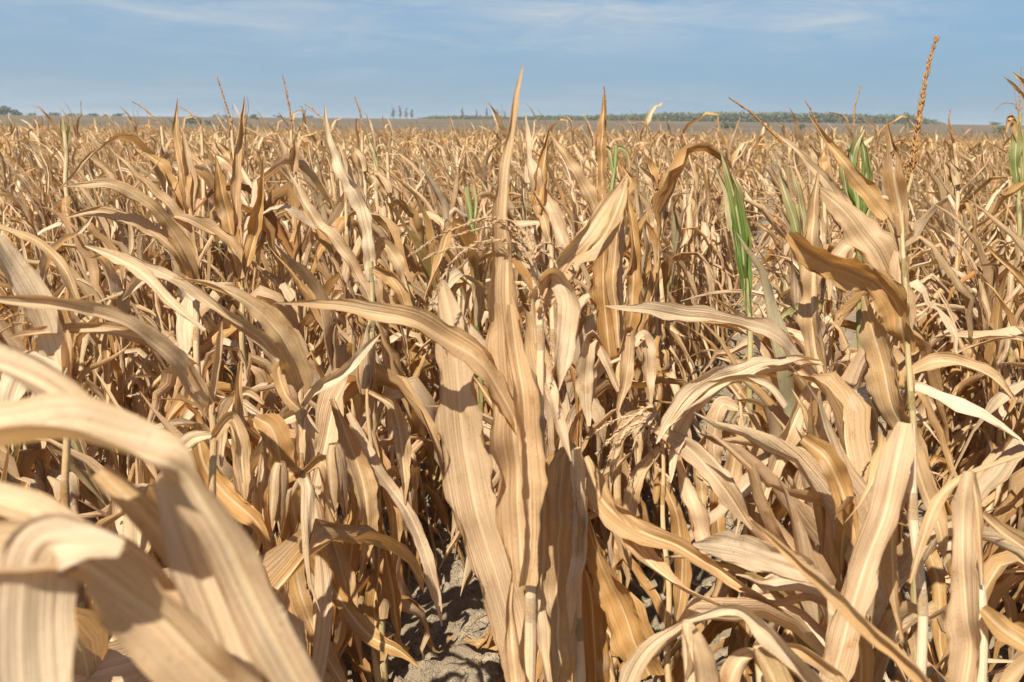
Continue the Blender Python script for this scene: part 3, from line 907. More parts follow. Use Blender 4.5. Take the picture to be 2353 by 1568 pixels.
def plan_filler(rng, x, y, h):
    """Decide how a row plant looks; returns a spec used for its meshes and for its label."""
    lean = rng.uniform(0, 0.11); laz = rng.uniform(0, 6.28)
    tip = np.array([x + math.cos(laz) * lean * h - 0.05, y + math.sin(laz) * lean * h, h])
    broken = rng.random() < 0.10
    return dict(x=x, y=y, h=h, tip=tip, broken=broken, tassel=rng.choice(['none', 'drooping', 'upright'], p=[.20, .58, .22]),
                ears=int(rng.random() < 0.42), green=float(rng.uniform(.35, .8)) if rng.random() < 0.10 else 0.0, seed=int(rng.integers(1, 1 << 30)))


def filler_geo(sp, n=15, nt=7, nleaf=None):
    rng = np.random.default_rng(sp['seed'])
    base = np.array([sp['x'], sp['y'], 0.0]); tip = sp['tip']; h = sp['h']
    mid = base * 0.5 + tip * 0.5 + np.array([rng.normal(0, .02), rng.normal(0, .02), 0])
    path = [base + [0, 0, -0.03], mid, tip]
    if sp['broken']:
        a = rng.uniform(0, 6.28); k = base * 0.35 + tip * 0.65
        path = [base + [0, 0, -0.03], k, k + np.array([math.cos(a) * .2 - .1, math.sin(a) * .15, -.02]), k + np.array([math.cos(a) * .35 - .15, math.sin(a) * .3, -.25 * h])]
    Q = catmull(np.array(path), 24)
    rb, rt = rng.uniform(0.008, 0.0115), 0.0038
    out = [('stalk', stalk_path_geo(path, rb, rt, rng.uniform(0.3, 0.75), np.linspace(0.25, 1, 30) * sp['green'] if False else sp['green'] * 0.8, rng, n=max(8, int(h / .04)) if n >= 10 else 6, sides=7 if n >= 10 else 4))]
    nl = nleaf or int(rng.integers(18, 24))
    az = rng.uniform(0, 6.28)
    s = np.linspace(0, 1, 24)
    for k in range(nl):
        f = 0.10 + 0.86 * (k + rng.uniform(-.2, .2)) / (nl - 1)
        f = min(max(f, 0.06), 0.97)
        P = np.array([np.interp(f, s, Q[:, i]) for i in range(3)])
        up = norm(np.array([np.interp(f, s, np.gradient(Q[:, i])) for i in range(3)]))
        az += math.pi + rng.normal(0, 0.6)
        r = rng.random()
        if f < 0.46:
            kind = 'hang' if r < .93 else 'kink'
        elif f < 0.74:
            kind = 'arch' if r < .10 else ('kink' if r < .32 else ('hang' if r < .84 else 'up'))
        else:
            kind = 'up' if r < .58 else ('arch' if r < .68 else ('kink' if r < .85 else 'hang'))
        a = az
        if kind == 'up' and rng.random() < .45:
            a = math.pi + rng.normal(0, .7)
        rs = rb + (rt - rb) * f ** 1.2 + 0.0015
        g = wild_leaf(P, up, a, kind, rng, n, nt, 1.0, rs, 1.25 if sp['y'] < 2.8 else 0.88)
        if sp['green'] and f > .3 and rng.random() < .5:
            g.green = g.green + np.float32(sp['green']) * np.linspace(1, .2, len(g.v), dtype=np.float32)
        out.append(('leaf', g))
    return out, Q


def build_filler(sp, label, group):
    base = np.array([sp['x'], sp['y'], 0.0])
    parts, Q = filler_geo(sp) if sp['y'] < 4.2 else filler_geo(sp, 12, 5)
    root = plant_root(label, base, group)
    for name, g in parts:
        link(name, to_mesh(name, shift(g, base), M_STALK if name == 'stalk' else M_LEAF), root)
    rng = np.random.default_rng(sp['seed'] + 5)
    if sp['tassel'] != 'none':
        src = TASSELS_UP if sp['tassel'] == 'upright' else TASSELS
        t = link('tassel', src[int(rng.integers(0, len(src)))], root)
        t.location = Vector(Q[-1] - base)
        if sp['broken']:
            t.rotation_euler = (rng.uniform(1.6, 2.6), 0, rng.uniform(0, 6.28))
        else:
            t.rotation_euler = (rng.uniform(-.2, .2), rng.uniform(-.2, .2), rng.uniform(-1.0, 1.0))
        sc = rng.uniform(.8, 1.15); t.scale = (sc, sc, sc)
    if sp['ears']:
        i = int(rng.integers(9, 13))
        add_ear(root, base, Q[i], rng)
    return root


# ---- plants that can be picked out in the photograph, traced leaf by leaf at their own distance
def hero_leaf(pts, widths, d, rng, face=0.0, curl=0.7, fold=0.30, tint=0.4, dd=0.0, green=0.0, ripple=0.12, crumple=0.12, n=56, nt=13):
    k = len(pts)
    dds = np.linspace(dd[0], dd[1], k) if isinstance(dd, tuple) else np.full(k, dd, float)
    fc = np.radians(np.linspace(face[0], face[-1], k) if isinstance(face, tuple) and len(face) == 2 else (np.array(face) if isinstance(face, (tuple, list)) else np.full(k, face)))
    W3 = np.array([px(p[0], p[1], d + q) for p, q in zip(pts, dds)])
    hw = np.array([w * 0.5 * (d + q) / FPX for w, q in zip(widths, dds)])
    R = catmull(np.column_stack([W3, hw, fc]), n)
    P, W, ph = R[:, :3], np.maximum(R[:, 3], 0.0006), R[:, 4]
    T = norm(np.gradient(P, axis=0))
    v = norm(cam_loc - P)
    Bc = norm(np.cross(T, v)); Nc = np.cross(Bc, T)
    B = np.cos(ph)[:, None] * Bc + np.sin(ph)[:, None] * Nc
    N = np.cos(ph)[:, None] * Nc - np.sin(ph)[:, None] * Bc
    s = np.linspace(0, 1, n)
    gr = np.interp(s, np.linspace(0, 1, len(green)), green) if isinstance(green, (tuple, list)) else np.full(n, green)
    return leaf_geo(P, W, B, N, rng, np.full(n, curl) * (0.7 + 0.3 * np.sin(s * 7 + rng.uniform(0, 6))), np.full(n, fold), ripple, crumple, tint, gr, nt, 0.35)


def hero(label, d, stalk, leaves, seed, slim=1.0, stalk_px=(30, 16), tint=0.4, green=0.0, tassel=None, auto=0, auto_kinds=('hang', 'kink', 'hang', 'arch'),
         auto_top=0.62, ears=(), tassel_tint=0.62, spk=(0.0055, 0.013), group=None):
    """stalk: frame points from the top down; it is carried on to the ground below the last one."""
    rng = np.random.default_rng(seed)
    S = [px(x, y, d) for x, y in stalk]
    low = S[-1]
    if low[2] > 0:
        prev = S[-2] if len(S) > 1 else low + [0, 0, .3]
        dirn = low - prev; dirn = dirn / max(abs(dirn[2]), 1e-3)
        sl = np.clip(dirn[:2], -.12, .12)
        S.append(np.array([low[0] + sl[0] * low[2], low[1] + sl[1] * low[2], 0.0]) + [0, 0, -0.03])
    base = np.array([S[-1][0], S[-1][1], 0.0])
    root = plant_root(label, base, group)
    S = S[::-1]
    rb, rt = stalk_px[0] * .5 * d / FPX, stalk_px[1] * .5 * d / FPX
    L = sum(np.linalg.norm(S[i + 1] - S[i]) for i in range(len(S) - 1))
    sg = stalk_path_geo(S, rb, rt, tint, green, rng, n=max(10, int(L / 0.02)), sides=12)
    link('stalk', to_mesh('stalk', shift(sg, base), M_STALK), root)
    for lf in leaves:
        kw = dict(lf[2]) if len(lf) > 2 else {}
        dl = d + kw.pop('at', 0.0)
        g = hero_leaf(lf[0], [w * slim for w in lf[1]], dl, rng, **kw)
        o = link('leaf', to_mesh('leaf', shift(g, base), M_LEAF), root)
    Q = catmull(np.array(S), 24); s = np.linspace(0, 1, 24)
    az = rng.uniform(0, 6.28)
    auto = int(auto * 2)
    for k in range(auto):
        f = 0.10 + (auto_top - 0.10) * (k + .5) / auto
        P = np.array([np.interp(f, s, Q[:, i]) for i in range(3)])
        up = norm(np.array([np.interp(f, s, np.gradient(Q[:, i])) for i in range(3)]))
        az += math.pi + rng.normal(0, .35)
        kd = 'hang' if (f < .45 or rng.random() < .4) else auto_kinds[int(rng.integers(0, len(auto_kinds)))]
        g = wild_leaf(P, up, az, kd, rng, 16, 9, 1.0, rb + (rt - rb) * f + .0015, 1.25)
        link('leaf', to_mesh('leaf', shift(g, base), M_LEAF), root)
    if tassel:
        main = None
        for i, br in enumerate(tassel):
            dt = d
            if isinstance(br, tuple):
                br, off = br; dt = d + off
            P = np.array([px(x, y, dt) for x, y in br])
            thick = 0.0034 if i == 0 else 0.0018
            g = tassel_branch(P, rng, tassel_tint - (0.12 if i else 0), thick, spk[0], spk[1] * (1.25 if i == 0 else 1.0), 0.42 if i == 0 else 0.5, 22)
            o = link('tassel' if i == 0 else 'branch', to_mesh('tassel' if i == 0 else 'branch', shift(g, base), M_TASSEL_PALE if tassel_tint < .3 else M_TASSEL), root if i == 0 else main)
            if i == 0:
                main = o
    for (x, y, sx, tilt, roll_) in ears:
        e = link('ear', EARS[seed % 3], root)
        e.location = Vector(px(x, y, d - 0.13) - base)
        e.rotation_euler = (tilt, roll_, 0); e.scale = (sx, sx, sx)
        link('silk', SILK, e)
    return root


D = dict
HEROES = []
def H(*a, **k):
    HEROES.append((a, k))


# 1 the plant in the middle
H('tall pale corn plant in the centre with one leaf spearing into the sky', 1.40,
  [(1224, 600), (1228, 640), (1240, 750), (1243, 900), (1236, 1100), (1222, 1350), (1212, 1640)],
  [([(1203, 1335), (1192, 1200), (1182, 1000), (1172, 800), (1162, 620), (1162, 480), (1171, 360), (1184, 250), (1203, 148)], [60, 100, 122, 108, 84, 60, 42, 24, 2], D(face=(12, 30), curl=1.1, fold=.25, tint=.42, dd=(-.03, .0), crumple=.10)),
   ([(1207, 1345), (1216, 1210), (1208, 1000), (1192, 850), (1172, 700)], [50, 72, 82, 76, 20], D(face=-14, curl=1.2, fold=.3, tint=.46, dd=-.055, crumple=.09)),
   ([(1210, 1620), (1182, 1480), (1142, 1330), (1096, 1180), (1066, 1020), (1053, 880), (1036, 740), (1014, 645)], [60, 88, 104, 128, 126, 100, 74, 22], D(face=(0, 8), curl=.35, fold=.18, tint=.30, dd=.03, ripple=.05, crumple=.05)),
   ([(1192, 990), (1130, 872), (1068, 802), (970, 752), (850, 716), (720, 700), (630, 697)], [40, 74, 80, 66, 46, 22, 2], D(face=(-30, -38), curl=.7, fold=.2, tint=.47, dd=(-.02, -.14), crumple=.10)),
   ([(1202, 960), (1130, 842), (1060, 762), (985, 690)], [40, 55, 50, 8], D(face=-35, curl=.9, tint=.12, dd=.05)),
   ([(1236, 790), (1240, 670), (1268, 632), (1304, 676), (1302, 760), (1290, 840), (1284, 898)], [26, 56, 82, 78, 64, 42, 4], D(face=(-20, 10), curl=.6, tint=.10, dd=(0, -.03), ripple=.08)),
   ([(1236, 720), (1290, 605), (1360, 522), (1442, 398)], [40, 50, 48, 3], D(face=(-25, -10), curl=.9, tint=.46)),
   ([(1238, 740), (1302, 612), (1372, 560), (1416, 490), (1441, 408)], [38, 54, 54, 44, 4], D(face=10, curl=.5, tint=.5, dd=.05)),
   ([(1240, 830), (1264, 890), (1290, 985), (1312, 1060)], [22, 32, 30, 6], D(face=10, curl=1.0, tint=.18)),
   ([(1246, 1330), (1252, 1200), (1250, 1050), (1238, 920)], [22, 46, 44, 14], D(face=20, curl=1.3, tint=.44, dd=.02)),
   ([(1196, 1640), (1182, 1540), (1172, 1400), (1184, 1290)], [40, 50, 36, 6], D(face=10, curl=1.0, tint=.4, dd=-.02)),
   ([(1262, 1640), (1250, 1500), (1240, 1380), (1244, 1300)], [36, 40, 34, 6], D(face=-10, curl=1.2, tint=.35, dd=.0))],
  11, stalk_px=(42, 16), tint=.25, auto=0, auto_top=.3,
  tassel=[[(1224, 612), (1222, 570), (1200, 528), (1150, 505), (1100, 508)], ([(1224, 612), (1190, 535), (1130, 500), (1060, 520), (1000, 548), (942, 588)], -.02),
          ([(1224, 610), (1190, 560), (1110, 556), (1050, 590), (1012, 650), (982, 722)], -.03), ([(1224, 610), (1180, 590), (1110, 576), (1040, 570), (975, 595)], .02),
          ([(1224, 610), (1195, 540), (1140, 520), (1080, 532), (1040, 545)], .04), ([(1224, 610), (1212, 560), (1192, 520), (1165, 505), (1130, 512)], -.05),
          ([(1224, 610), (1236, 566), (1270, 560), (1308, 588), (1322, 650)], .02), ([(1228, 640), (1244, 690), (1258, 760), (1268, 830), (1264, 900)], -.04),
          ([(1224, 612), (1210, 590), (1200, 560), (1180, 540)], -.02), ([(1224, 612), (1232, 580), (1224, 550), (1200, 536)], .03),
          ([(1224, 600), (1240, 580), (1262, 588), (1280, 610)], -.02)],
  tassel_tint=.295, spk=(0.0026, 0.0125))

# 2 golden drooping plant right of it
H('golden corn plant with drooping twisted leaves just right of the central plant', 1.62,
  [(1326, 1030), (1326, 1350), (1330, 1700)],
  [([(1322, 1030), (1300, 1052), (1286, 1150), (1284, 1300), (1280, 1450), (1286, 1600)], [30, 66, 100, 98, 84, 60], D(face=(10, 25), curl=.8, fold=.2, tint=.58, crumple=.14, dd=-.02)),
   ([(1325, 1032), (1336, 1080), (1336, 1200), (1326, 1330), (1310, 1450)], [30, 48, 56, 50, 6], D(face=-15, curl=.9, tint=.12, dd=-.05)),
   ([(1318, 1034), (1276, 1062), (1256, 1160), (1258, 1300), (1276, 1420)], [20, 55, 60, 45, 6], D(face=25, curl=.5, tint=.62, dd=.02, crumple=.12)),
   ([(1345, 1180), (1380, 1290), (1430, 1400), (1492, 1555)], [40, 88, 100, 84], D(face=(-10, -20), curl=.5, tint=.70, dd=-.03, ripple=.06)),
   ([(1338, 1240), (1358, 1380), (1374, 1600)], [40, 74, 88], D(face=10, curl=.5, tint=.80, dd=.05)),
   ([(1345, 1050), (1385, 1150), (1460, 1215), (1560, 1256), (1680, 1330), (1760, 1376), (1836, 1428)], [22, 64, 72, 52, 40, 24, 2], D(face=(10, -30), curl=.7, tint=.52, dd=(-.03, -.18))),
   ([(1392, 1165), (1470, 1262), (1530, 1330), (1600, 1372), (1720, 1420), (1798, 1474)], [30, 58, 48, 32, 24, 2], D(face=(10, 50), curl=.9, tint=.50, dd=(-.05, -.20)))],
  12, stalk_px=(36, 26), tint=.3, auto=3, auto_top=.35)

# 3 tall tassel plant on the right
H('tall plant on the right whose long bristly tassel rises highest into the sky', 1.90,
  [(2096, 400), (2078, 480), (2076, 600), (2085, 750), (2092, 900), (2099, 1010)],
  [([(2088, 810), (2056, 694), (2000, 642), (1932, 610), (1870, 582), (1812, 538)], [30, 92, 104, 92, 90, 46], D(face=(30, 10), curl=.5, tint=.62, dd=(0, -.10), ripple=.12)),
   ([(2090, 780), (2062, 680), (2012, 582), (1962, 512), (1925, 470), (1878, 430)], [28, 74, 104, 96, 60, 6], D(face=(-28, -10), curl=.6, tint=.40, dd=.05, ripple=.10)),
   ([(2086, 1010), (2052, 940), (2030, 850), (2002, 750), (1984, 680)], [66, 90, 84, 60, 20], D(face=(20, 0), curl=.5, tint=.60, dd=.03)),
   ([(2096, 850), (2140, 836), (2200, 836), (2280, 870), (2334, 924)], [34, 44, 48, 36, 6], D(face=35, curl=.7, tint=.48, dd=(0, -.08))),
   ([(2076, 540), (2060, 440), (2050, 350), (2038, 275)], [28, 48, 36, 3], D(face=15, curl=1.0, tint=.88)),
   ([(2066, 800), (2062, 690), (2074, 560), (2070, 430)], [26, 40, 34, 4], D(face=40, curl=1.2, tint=.36, dd=.02))],
  13, stalk_px=(26, 8), tint=.40, green=.30, auto=4, auto_top=.4,
  tassel=[[(2092, 430), (2104, 340), (2118, 240), (2130, 165), (2152, 86)], [(2098, 345), (2072, 325), (2052, 355), (2056, 420)], [(2096, 350), (2086, 382), (2080, 440)],
          ([(2094, 360), (2070, 400), (2062, 460)], .02), ([(2094, 360), (2106, 300), (2112, 260), (2122, 220)], .01)],
  tassel_tint=.68, spk=(0.0013, 0.0160))

# 4 the strap-leaved plant between
H('stripped plant with one flat strap leaf stretching left over the drooping blades', 1.92,
  [(1872, 560), (1872, 800), (1892, 880), (1905, 1010)],
  [([(1884, 870), (1868, 760), (1867, 600), (1870, 480), (1880, 395)], [28, 52, 54, 46, 8], D(face=12, curl=1.0, tint=.58)),
   ([(1897, 890), (1842, 832), (1790, 782), (1700, 746), (1560, 722), (1470, 712), (1388, 703)], [22, 32, 60, 62, 50, 30, 2], D(face=(-30, -25), curl=.4, tint=.24, dd=(-.03, -.2), ripple=.05)),
   ([(1888, 834), (1800, 830), (1700, 850), (1604, 890), (1545, 960), (1508, 1020)], [16, 32, 40, 48, 42, 4], D(face=(-40, -10), curl=.6, tint=.12, dd=(-.05, -.25))),
   ([(1890, 838), (1790, 850), (1690, 880), (1606, 930), (1562, 1000), (1540, 1110)], [18, 38, 44, 48, 42, 4], D(face=(-45, 0), curl=.7, tint=.2, dd=(-.03, -.2))),
   ([(1806, 935), (1764, 886), (1690, 880), (1610, 905), (1530, 985)], [20, 36, 38, 34, 4], D(face=-35, curl=.8, tint=.15, dd=-.22)),
   ([(1878, 862), (1832, 950), (1790, 1050), (1742, 1178)], [26, 50, 58, 24], D(face=(0, 15), curl=.5, tint=.36, dd=-.08)),
   ([(1905, 930), (1880, 1010), (1850, 1100), (1830, 1180)], [24, 40, 46, 20], D(face=-20, curl=.7, tint=.30, dd=-.03))],
  14, stalk_px=(28, 12), tint=.45, auto=3, auto_top=.4)

# 5 pinkish broad leaf with white midrib, lower right
H('pinkish broad leaf with a white midrib sloping down below the tall right plant', 1.32,
  [(2086, 975), (2098, 1100), (2110, 1300), (2120, 1700)],
  [([(2082, 972), (2062, 1060), (2032, 1180), (1986, 1300), (1942, 1450), (1900, 1620)], [36, 80, 78, 80, 84, 72], D(face=(-8, 10), curl=.25, fold=.10, tint=.33, dd=(-.02, -.10), ripple=.06, crumple=.05)),
   ([(2092, 985), (2110, 1080), (2150, 1190), (2170, 1290)], [34, 46, 46, 6], D(face=20, curl=.8, tint=.5, dd=.03)),
   ([(2100, 1100), (2060, 1190), (2050, 1330), (2075, 1470)], [26, 46, 50, 10], D(face=-20, curl=.9, tint=.6, dd=.05)),
   ([(1842, 1008), (1900, 1056), (1940, 1150), (1972, 1264)], [40, 66, 66, 10], D(face=(10, -20), curl=.5, tint=.66, dd=.10, crumple=.14))],
  15, stalk_px=(30, 20), tint=.2, auto=3, auto_top=.4)

# 6 hanging bleached leaf, far right
H('bent plant at lower right with a long bleached leaf hanging straight down', 1.24,
  [(2226, 1088), (2236, 1200), (2246, 1340), (2256, 1700)],
  [([(2226, 1084), (2216, 1150), (2214, 1280), (2224, 1420), (2230, 1480), (2214, 1620)], [26, 46, 66, 108, 104, 60], D(face=(5, -10), curl=.6, fold=.25, tint=.25, dd=-.04)),
   ([(2234, 1084), (2252, 1200), (2258, 1345)], [30, 40, 8], D(face=-15, curl=.9, tint=.3, dd=-.02)),
   ([(2222, 1092), (2162, 1140), (2122, 1230), (2090, 1340)], [22, 30, 32, 10], D(face=(-30, 10), curl=.9, tint=.5)),
   ([(2236, 1086), (2290, 1066), (2370, 1036), (2460, 1020)], [24, 36, 34, 10], D(face=35, curl=.8, tint=.46)),
   ([(2256, 1180), (2310, 1230), (2380, 1290), (2460, 1370)], [24, 52, 70, 50], D(face=(20, 30), curl=.5, tint=.4, dd=.03)),
   ([(2254, 1400), (2300, 1440), (2380, 1500), (2440, 1560)], [26, 56, 60, 20], D(face=20, curl=.6, tint=.62, dd=-.03))],
  16, stalk_px=(30, 26), tint=.2, auto=3, auto_top=.4)

# 7 the thin blade across the lower right corner
H('near plant at the lower right edge sending a thin folded blade up left', 0.86,
  [(2236, 1680), (2260, 1760)],
  [([(2230, 1690), (2110, 1540), (1992, 1432), (1882, 1322), (1792, 1242), (1722, 1192)], [40, 52, 52, 46, 28, 2], D(face=(35, 55), curl=1.2, fold=.5, tint=.52, dd=(0, .06), crumple=.04))],
  17, stalk_px=(44, 40), tint=.4, auto=2, auto_top=.5)

# 8 horizontal pale leaf, centre right
H('low plant with a pale orange tipped leaf lying flat right of the golden one', 1.42,
  [(1905, 1350), (1915, 1500), (1920, 1700)],
  [([(1904, 1352), (1832, 1312), (1750, 1282), (1660, 1256), (1592, 1250)], [30, 78, 80, 66, 8], D(face=(-30, -20), curl=.3, tint=.16, dd=(0, -.1), ripple=.05)),
   ([(1905, 1372), (1840, 1350), (1760, 1345), (1690, 1322)], [26, 62, 60, 6], D(face=-40, curl=.5, tint=.28, dd=.03)),
   ([(1908, 1400), (1860, 1380), (1800, 1390), (1700, 1370)], [22, 40, 38, 6], D(face=-50, curl=.6, tint=.45, dd=.05)),
   ([(1908, 1360), (1950, 1400), (1975, 1480), (1980, 1600)], [24, 50, 60, 40], D(face=10, curl=.6, tint=.66, dd=.02))],
  18, stalk_px=(28, 22), tint=.3, auto=3, auto_top=.6)

# 9 broad blades at the bottom edge
H('short plant at the bottom edge with broad drooping blades right of the golden one', 1.12,
  [(1585, 1425), (1590, 1700)],
  [([(1576, 1428), (1602, 1500), (1632, 1660)], [36, 92, 112], D(face=(0, 10), curl=.4, tint=.30, ripple=.04)),
   ([(1582, 1425), (1690, 1395), (1762, 1450), (1852, 1542), (1940, 1640)], [20, 36, 62, 64, 60], D(face=(-20, 0), curl=.5, tint=.22, dd=-.03)),
   ([(1740, 1490), (1772, 1552), (1806, 1660)], [26, 80, 94], D(face=10, curl=.5, tint=.50, green=.12, dd=-.02)),
   ([(1580, 1430), (1500, 1490), (1452, 1560), (1430, 1650)], [22, 44, 56, 40], D(face=-20, curl=.6, tint=.34, dd=.03))],
  19, stalk_px=(34, 26), tint=.3, auto=0)
H('grey leaved small plant at the bottom edge between two broad blades', 1.16,
  [(1742, 1486), (1748, 1700)],
  [([(1742, 1488), (1772, 1552), (1800, 1660)], [26, 84, 96], D(face=10, curl=.5, tint=.34, green=.15, dd=-.02)),
   ([(1745, 1500), (1700, 1520), (1672, 1600), (1660, 1680)], [24, 50, 60, 40], D(face=-15, curl=.6, tint=.3)),
   ([(1748, 1500), (1830, 1480), (1900, 1520), (1960, 1600)], [24, 44, 50, 20], D(face=-35, curl=.7, tint=.5, dd=.03))],
  20, stalk_px=(32, 26), tint=.35, auto=2, auto_top=.5)

# 10 the out-of-focus leaves at the lower left
H('closest plant with broad out of focus leaves arching across the lower left corner', 0.50,
  [(760, 1900), (790, 2100)],
  [([(742, 1690), (640, 1500), (560, 1340), (505, 1220), (456, 1138), (424, 1090), (404, 1072), (376, 1056), (280, 1030), (150, 1012), (-90, 1030)], [120, 140, 140, 130, 112, 96, 104, 130, 210, 250, 270], D(face=(-12, 0, 10, 20, 32, 40, 20, -30, -52, -58, -58), curl=.35, fold=.35, tint=.27, dd=(.03, -.02), ripple=.05, crumple=.06, n=54)),
   ([(640, 1720), (540, 1590), (450, 1490), (380, 1432), (310, 1385), (240, 1330), (180, 1296), (90, 1272), (0, 1272), (-90, 1300)], [170, 185, 185, 180, 170, 160, 170, 200, 215, 215], D(face=(34, 38, 40, 36, 22, -20, -45, -52, -55, -50), curl=.4, fold=.2, tint=.30, dd=(0, -.06), ripple=.05, crumple=.06, n=54)),
   ([(280, 1262), (180, 1246), (100, 1262), (74, 1400), (80, 1640)], [60, 150, 190, 200, 190], D(face=(-40, -40, -10, 0, 0), curl=.3, fold=.1, tint=.22, dd=(-.05, -.07), ripple=.04, crumple=.06, n=44)),
   ([(230, 1000), (124, 906), (40, 862), (-70, 826)], [70, 110, 130, 130], D(face=(-30, -50), curl=.6, tint=.34, dd=.03, ripple=.03, crumple=.03)),
   ([(226, 1086), (330, 1184), (420, 1290), (500, 1412), (580, 1560)], [50, 76, 82, 74, 60], D(face=(10, 25), curl=.5, tint=.50, dd=.07, ripple=.03, crumple=.03)),
   ([(-80, 1130), (60, 1172), (172, 1232), (310, 1300), (420, 1400)], [90, 96, 84, 70, 30], D(face=(20, 30), curl=.7, tint=.30, dd=.06, ripple=.03, crumple=.04)),
   ([(380, 1100), (432, 1252), (500, 1420), (590, 1660)], [80, 110, 120, 110], D(face=(0, -10), curl=.35, tint=.22, dd=.06, ripple=.04, crumple=.03))],
  21, stalk_px=(60, 56), tint=.3, auto=0)

# 11 left plants
H('left plant with two long leaves streaming left past the out of focus ones', 1.42,
  [(480, 930), (486, 1000), (492, 1120)],
  [([(474, 930), (424, 856), (342, 782), (240, 726), (120, 700), (-10, 690)], [50, 70, 72, 62, 46, 24], D(face=(-10, -42), curl=.8, fold=.25, tint=.36, dd=(0, -.2), crumple=.1)),
   ([(450, 900), (384, 806), (292, 770), (180, 756), (60, 770), (10, 782)], [40, 54, 52, 48, 30, 3], D(face=(-10, -40), curl=.8, tint=.42, dd=(-.02, -.18), crumple=.1)),
   ([(470, 760), (400, 700), (330, 632), (258, 588), (195, 565)], [20, 36, 42, 34, 3], D(face=(0, -35), curl=.9, tint=.36, dd=(.0, .1))),
   ([(482, 960), (500, 840), (506, 780), (510, 740)], [24, 40, 30, 6], D(face=10, curl=1.1, tint=.4)),
   ([(486, 1000), (440, 1010), (400, 1060), (380, 1150)], [26, 54, 60, 24], D(face=-20, curl=.7, tint=.3, dd=-.05)),
   ([(488, 1010), (530, 960), (548, 1000), (560, 1110)], [26, 50, 56, 20], D(face=10, curl=.7, tint=.5))],
  22, stalk_px=(24, 16), tint=.6, auto=7, auto_top=.8, slim=.80)
H('plant at the left edge with a broad pale leaf beside a tawny curved one', 1.30,
  [(140, 880), (150, 1000), (156, 1150)],
  [([(140, 900), (112, 764), (62, 652), (-10, 548)], [70, 104, 104, 60], D(face=(0, -15), curl=.5, tint=.16, dd=(0, -.05))),
   ([(148, 860), (60, 830), (20, 900), (10, 1000)], [40, 80, 90, 40], D(face=-10, curl=.4, tint=.2, dd=-.03)),
   ([(182, 700), (142, 612), (82, 552), (-10, 522)], [24, 46, 40, 20], D(face=(0, -30), curl=.6, tint=.52, dd=.15)),
   ([(152, 900), (158, 800), (150, 760)], [30, 44, 20], D(face=20, curl=1.2, tint=.3, dd=-.02))],
  23, stalk_px=(24, 16), tint=.6, auto=7, auto_top=.8, slim=.80,
  tassel=[[(140, 880), (110, 760), (60, 722), (-10, 740)], [(120, 790), (70, 745), (20, 752), (-30, 790)], [(120, 790), (60, 730), (0, 725)]], tassel_tint=.66)

# 12 the wind-combed plant left of centre
H('wind combed plant left of centre with a hooked brown leaf over its sheath', 1.82,
  [(690, 880), (694, 960), (698, 1080)],
  [([(694, 905), (682, 852), (642, 772), (582, 702), (482, 656), (396, 640)], [40, 84, 82, 64, 48, 3], D(face=(-5, -40), curl=.7, tint=.50, dd=(0, -.15))),
   ([(672, 880), (602, 784), (512, 722), (422, 652), (302, 602), (195, 565)], [34, 48, 48, 42, 32, 2], D(face=(0, -35), curl=.8, tint=.34, dd=(0, -.1))),
   ([(690, 940), (655, 900), (640, 850), (660, 830)], [40, 54, 46, 10], D(face=20, curl=1.0, tint=.72, dd=-.04)),
   ([(694, 930), (718, 900), (800, 840), (880, 760)], [24, 40, 40, 3], D(face=-30, curl=.8, tint=.2)),
   ([(696, 960), (690, 1040), (676, 1140), (690, 1230)], [30, 54, 56, 10], D(face=-10, curl=.7, tint=.3))],
  24, stalk_px=(24, 16), tint=.6, auto=7, auto_top=.8, slim=.80,
  tassel=[[(560, 690), (500, 668), (430, 640), (360, 622), (285, 596)]], tassel_tint=.66)

# 13 mid left
H('mid left plant with fanned brown leaves bending down to the left', 2.60,
  [(446, 640), (450, 720), (452, 800)],
  [([(446, 655), (432, 600), (392, 522), (332, 462), (252, 426), (140, 430)], [30, 54, 60, 48, 36, 3], D(face=(0, -35), curl=.6, tint=.60, dd=(0, -.2))),
   ([(444, 650), (402, 582), (332, 522), (232, 488), (150, 500)], [24, 42, 48, 36, 3], D(face=(-10, -40), curl=.7, tint=.42, dd=(0, -.15))),
   ([(452, 640), (420, 520), (330, 420), (262, 350)], [24, 40, 40, 3], D(face=-25, curl=.8, tint=.45, dd=.05)),
   ([(446, 690), (390, 640), (330, 640), (280, 690)], [20, 36, 38, 5], D(face=-30, curl=.6, tint=.2, dd=-.05))],
  25, slim=.85, stalk_px=(20, 14), tint=.4, auto=6, auto_top=.8)
H('mid left plant with dark upright sheaths and a straight pointed leaf', 2.75,
  [(552, 560), (556, 700), (558, 800)],
  [([(552, 660), (536, 560), (512, 450), (494, 352)], [28, 48, 46, 3], D(face=10, curl=.9, tint=.80)),
   ([(550, 600), (542, 450), (548, 330), (562, 222)], [18, 34, 28, 2], D(face=-10, curl=1.0, tint=.52)),
   ([(556, 640), (530, 570), (462, 518), (372, 490)], [28, 52, 50, 6], D(face=(-10, -35), curl=.6, tint=.58, dd=-.1)),
   ([(556, 650), (580, 560), (600, 460), (606, 360)], [24, 40, 36, 4], D(face=15, curl=1.0, tint=.7))],
  26, slim=.85, stalk_px=(18, 10), tint=.5, green=.3, auto=6, auto_top=.75)
H('mid left plant with tapering leaves standing up against the slope', 3.0,
  [(440, 480), (446, 600), (448, 700)],
  [([(442, 520), (424, 410), (406, 310), (408, 226)], [26, 38, 26, 2], D(face=10, curl=1.0, tint=.62)),
   ([(440, 520), (400, 440), (372, 380), (330, 350)], [24, 40, 36, 4], D(face=-20, curl=.7, tint=.7)),
   ([(444, 530), (440, 430), (432, 360), (420, 300)], [24, 36, 30, 3], D(face=20, curl=.9, tint=.45))],
  27, slim=.85, stalk_px=(16, 9), tint=.5, auto=6, auto_top=.8)
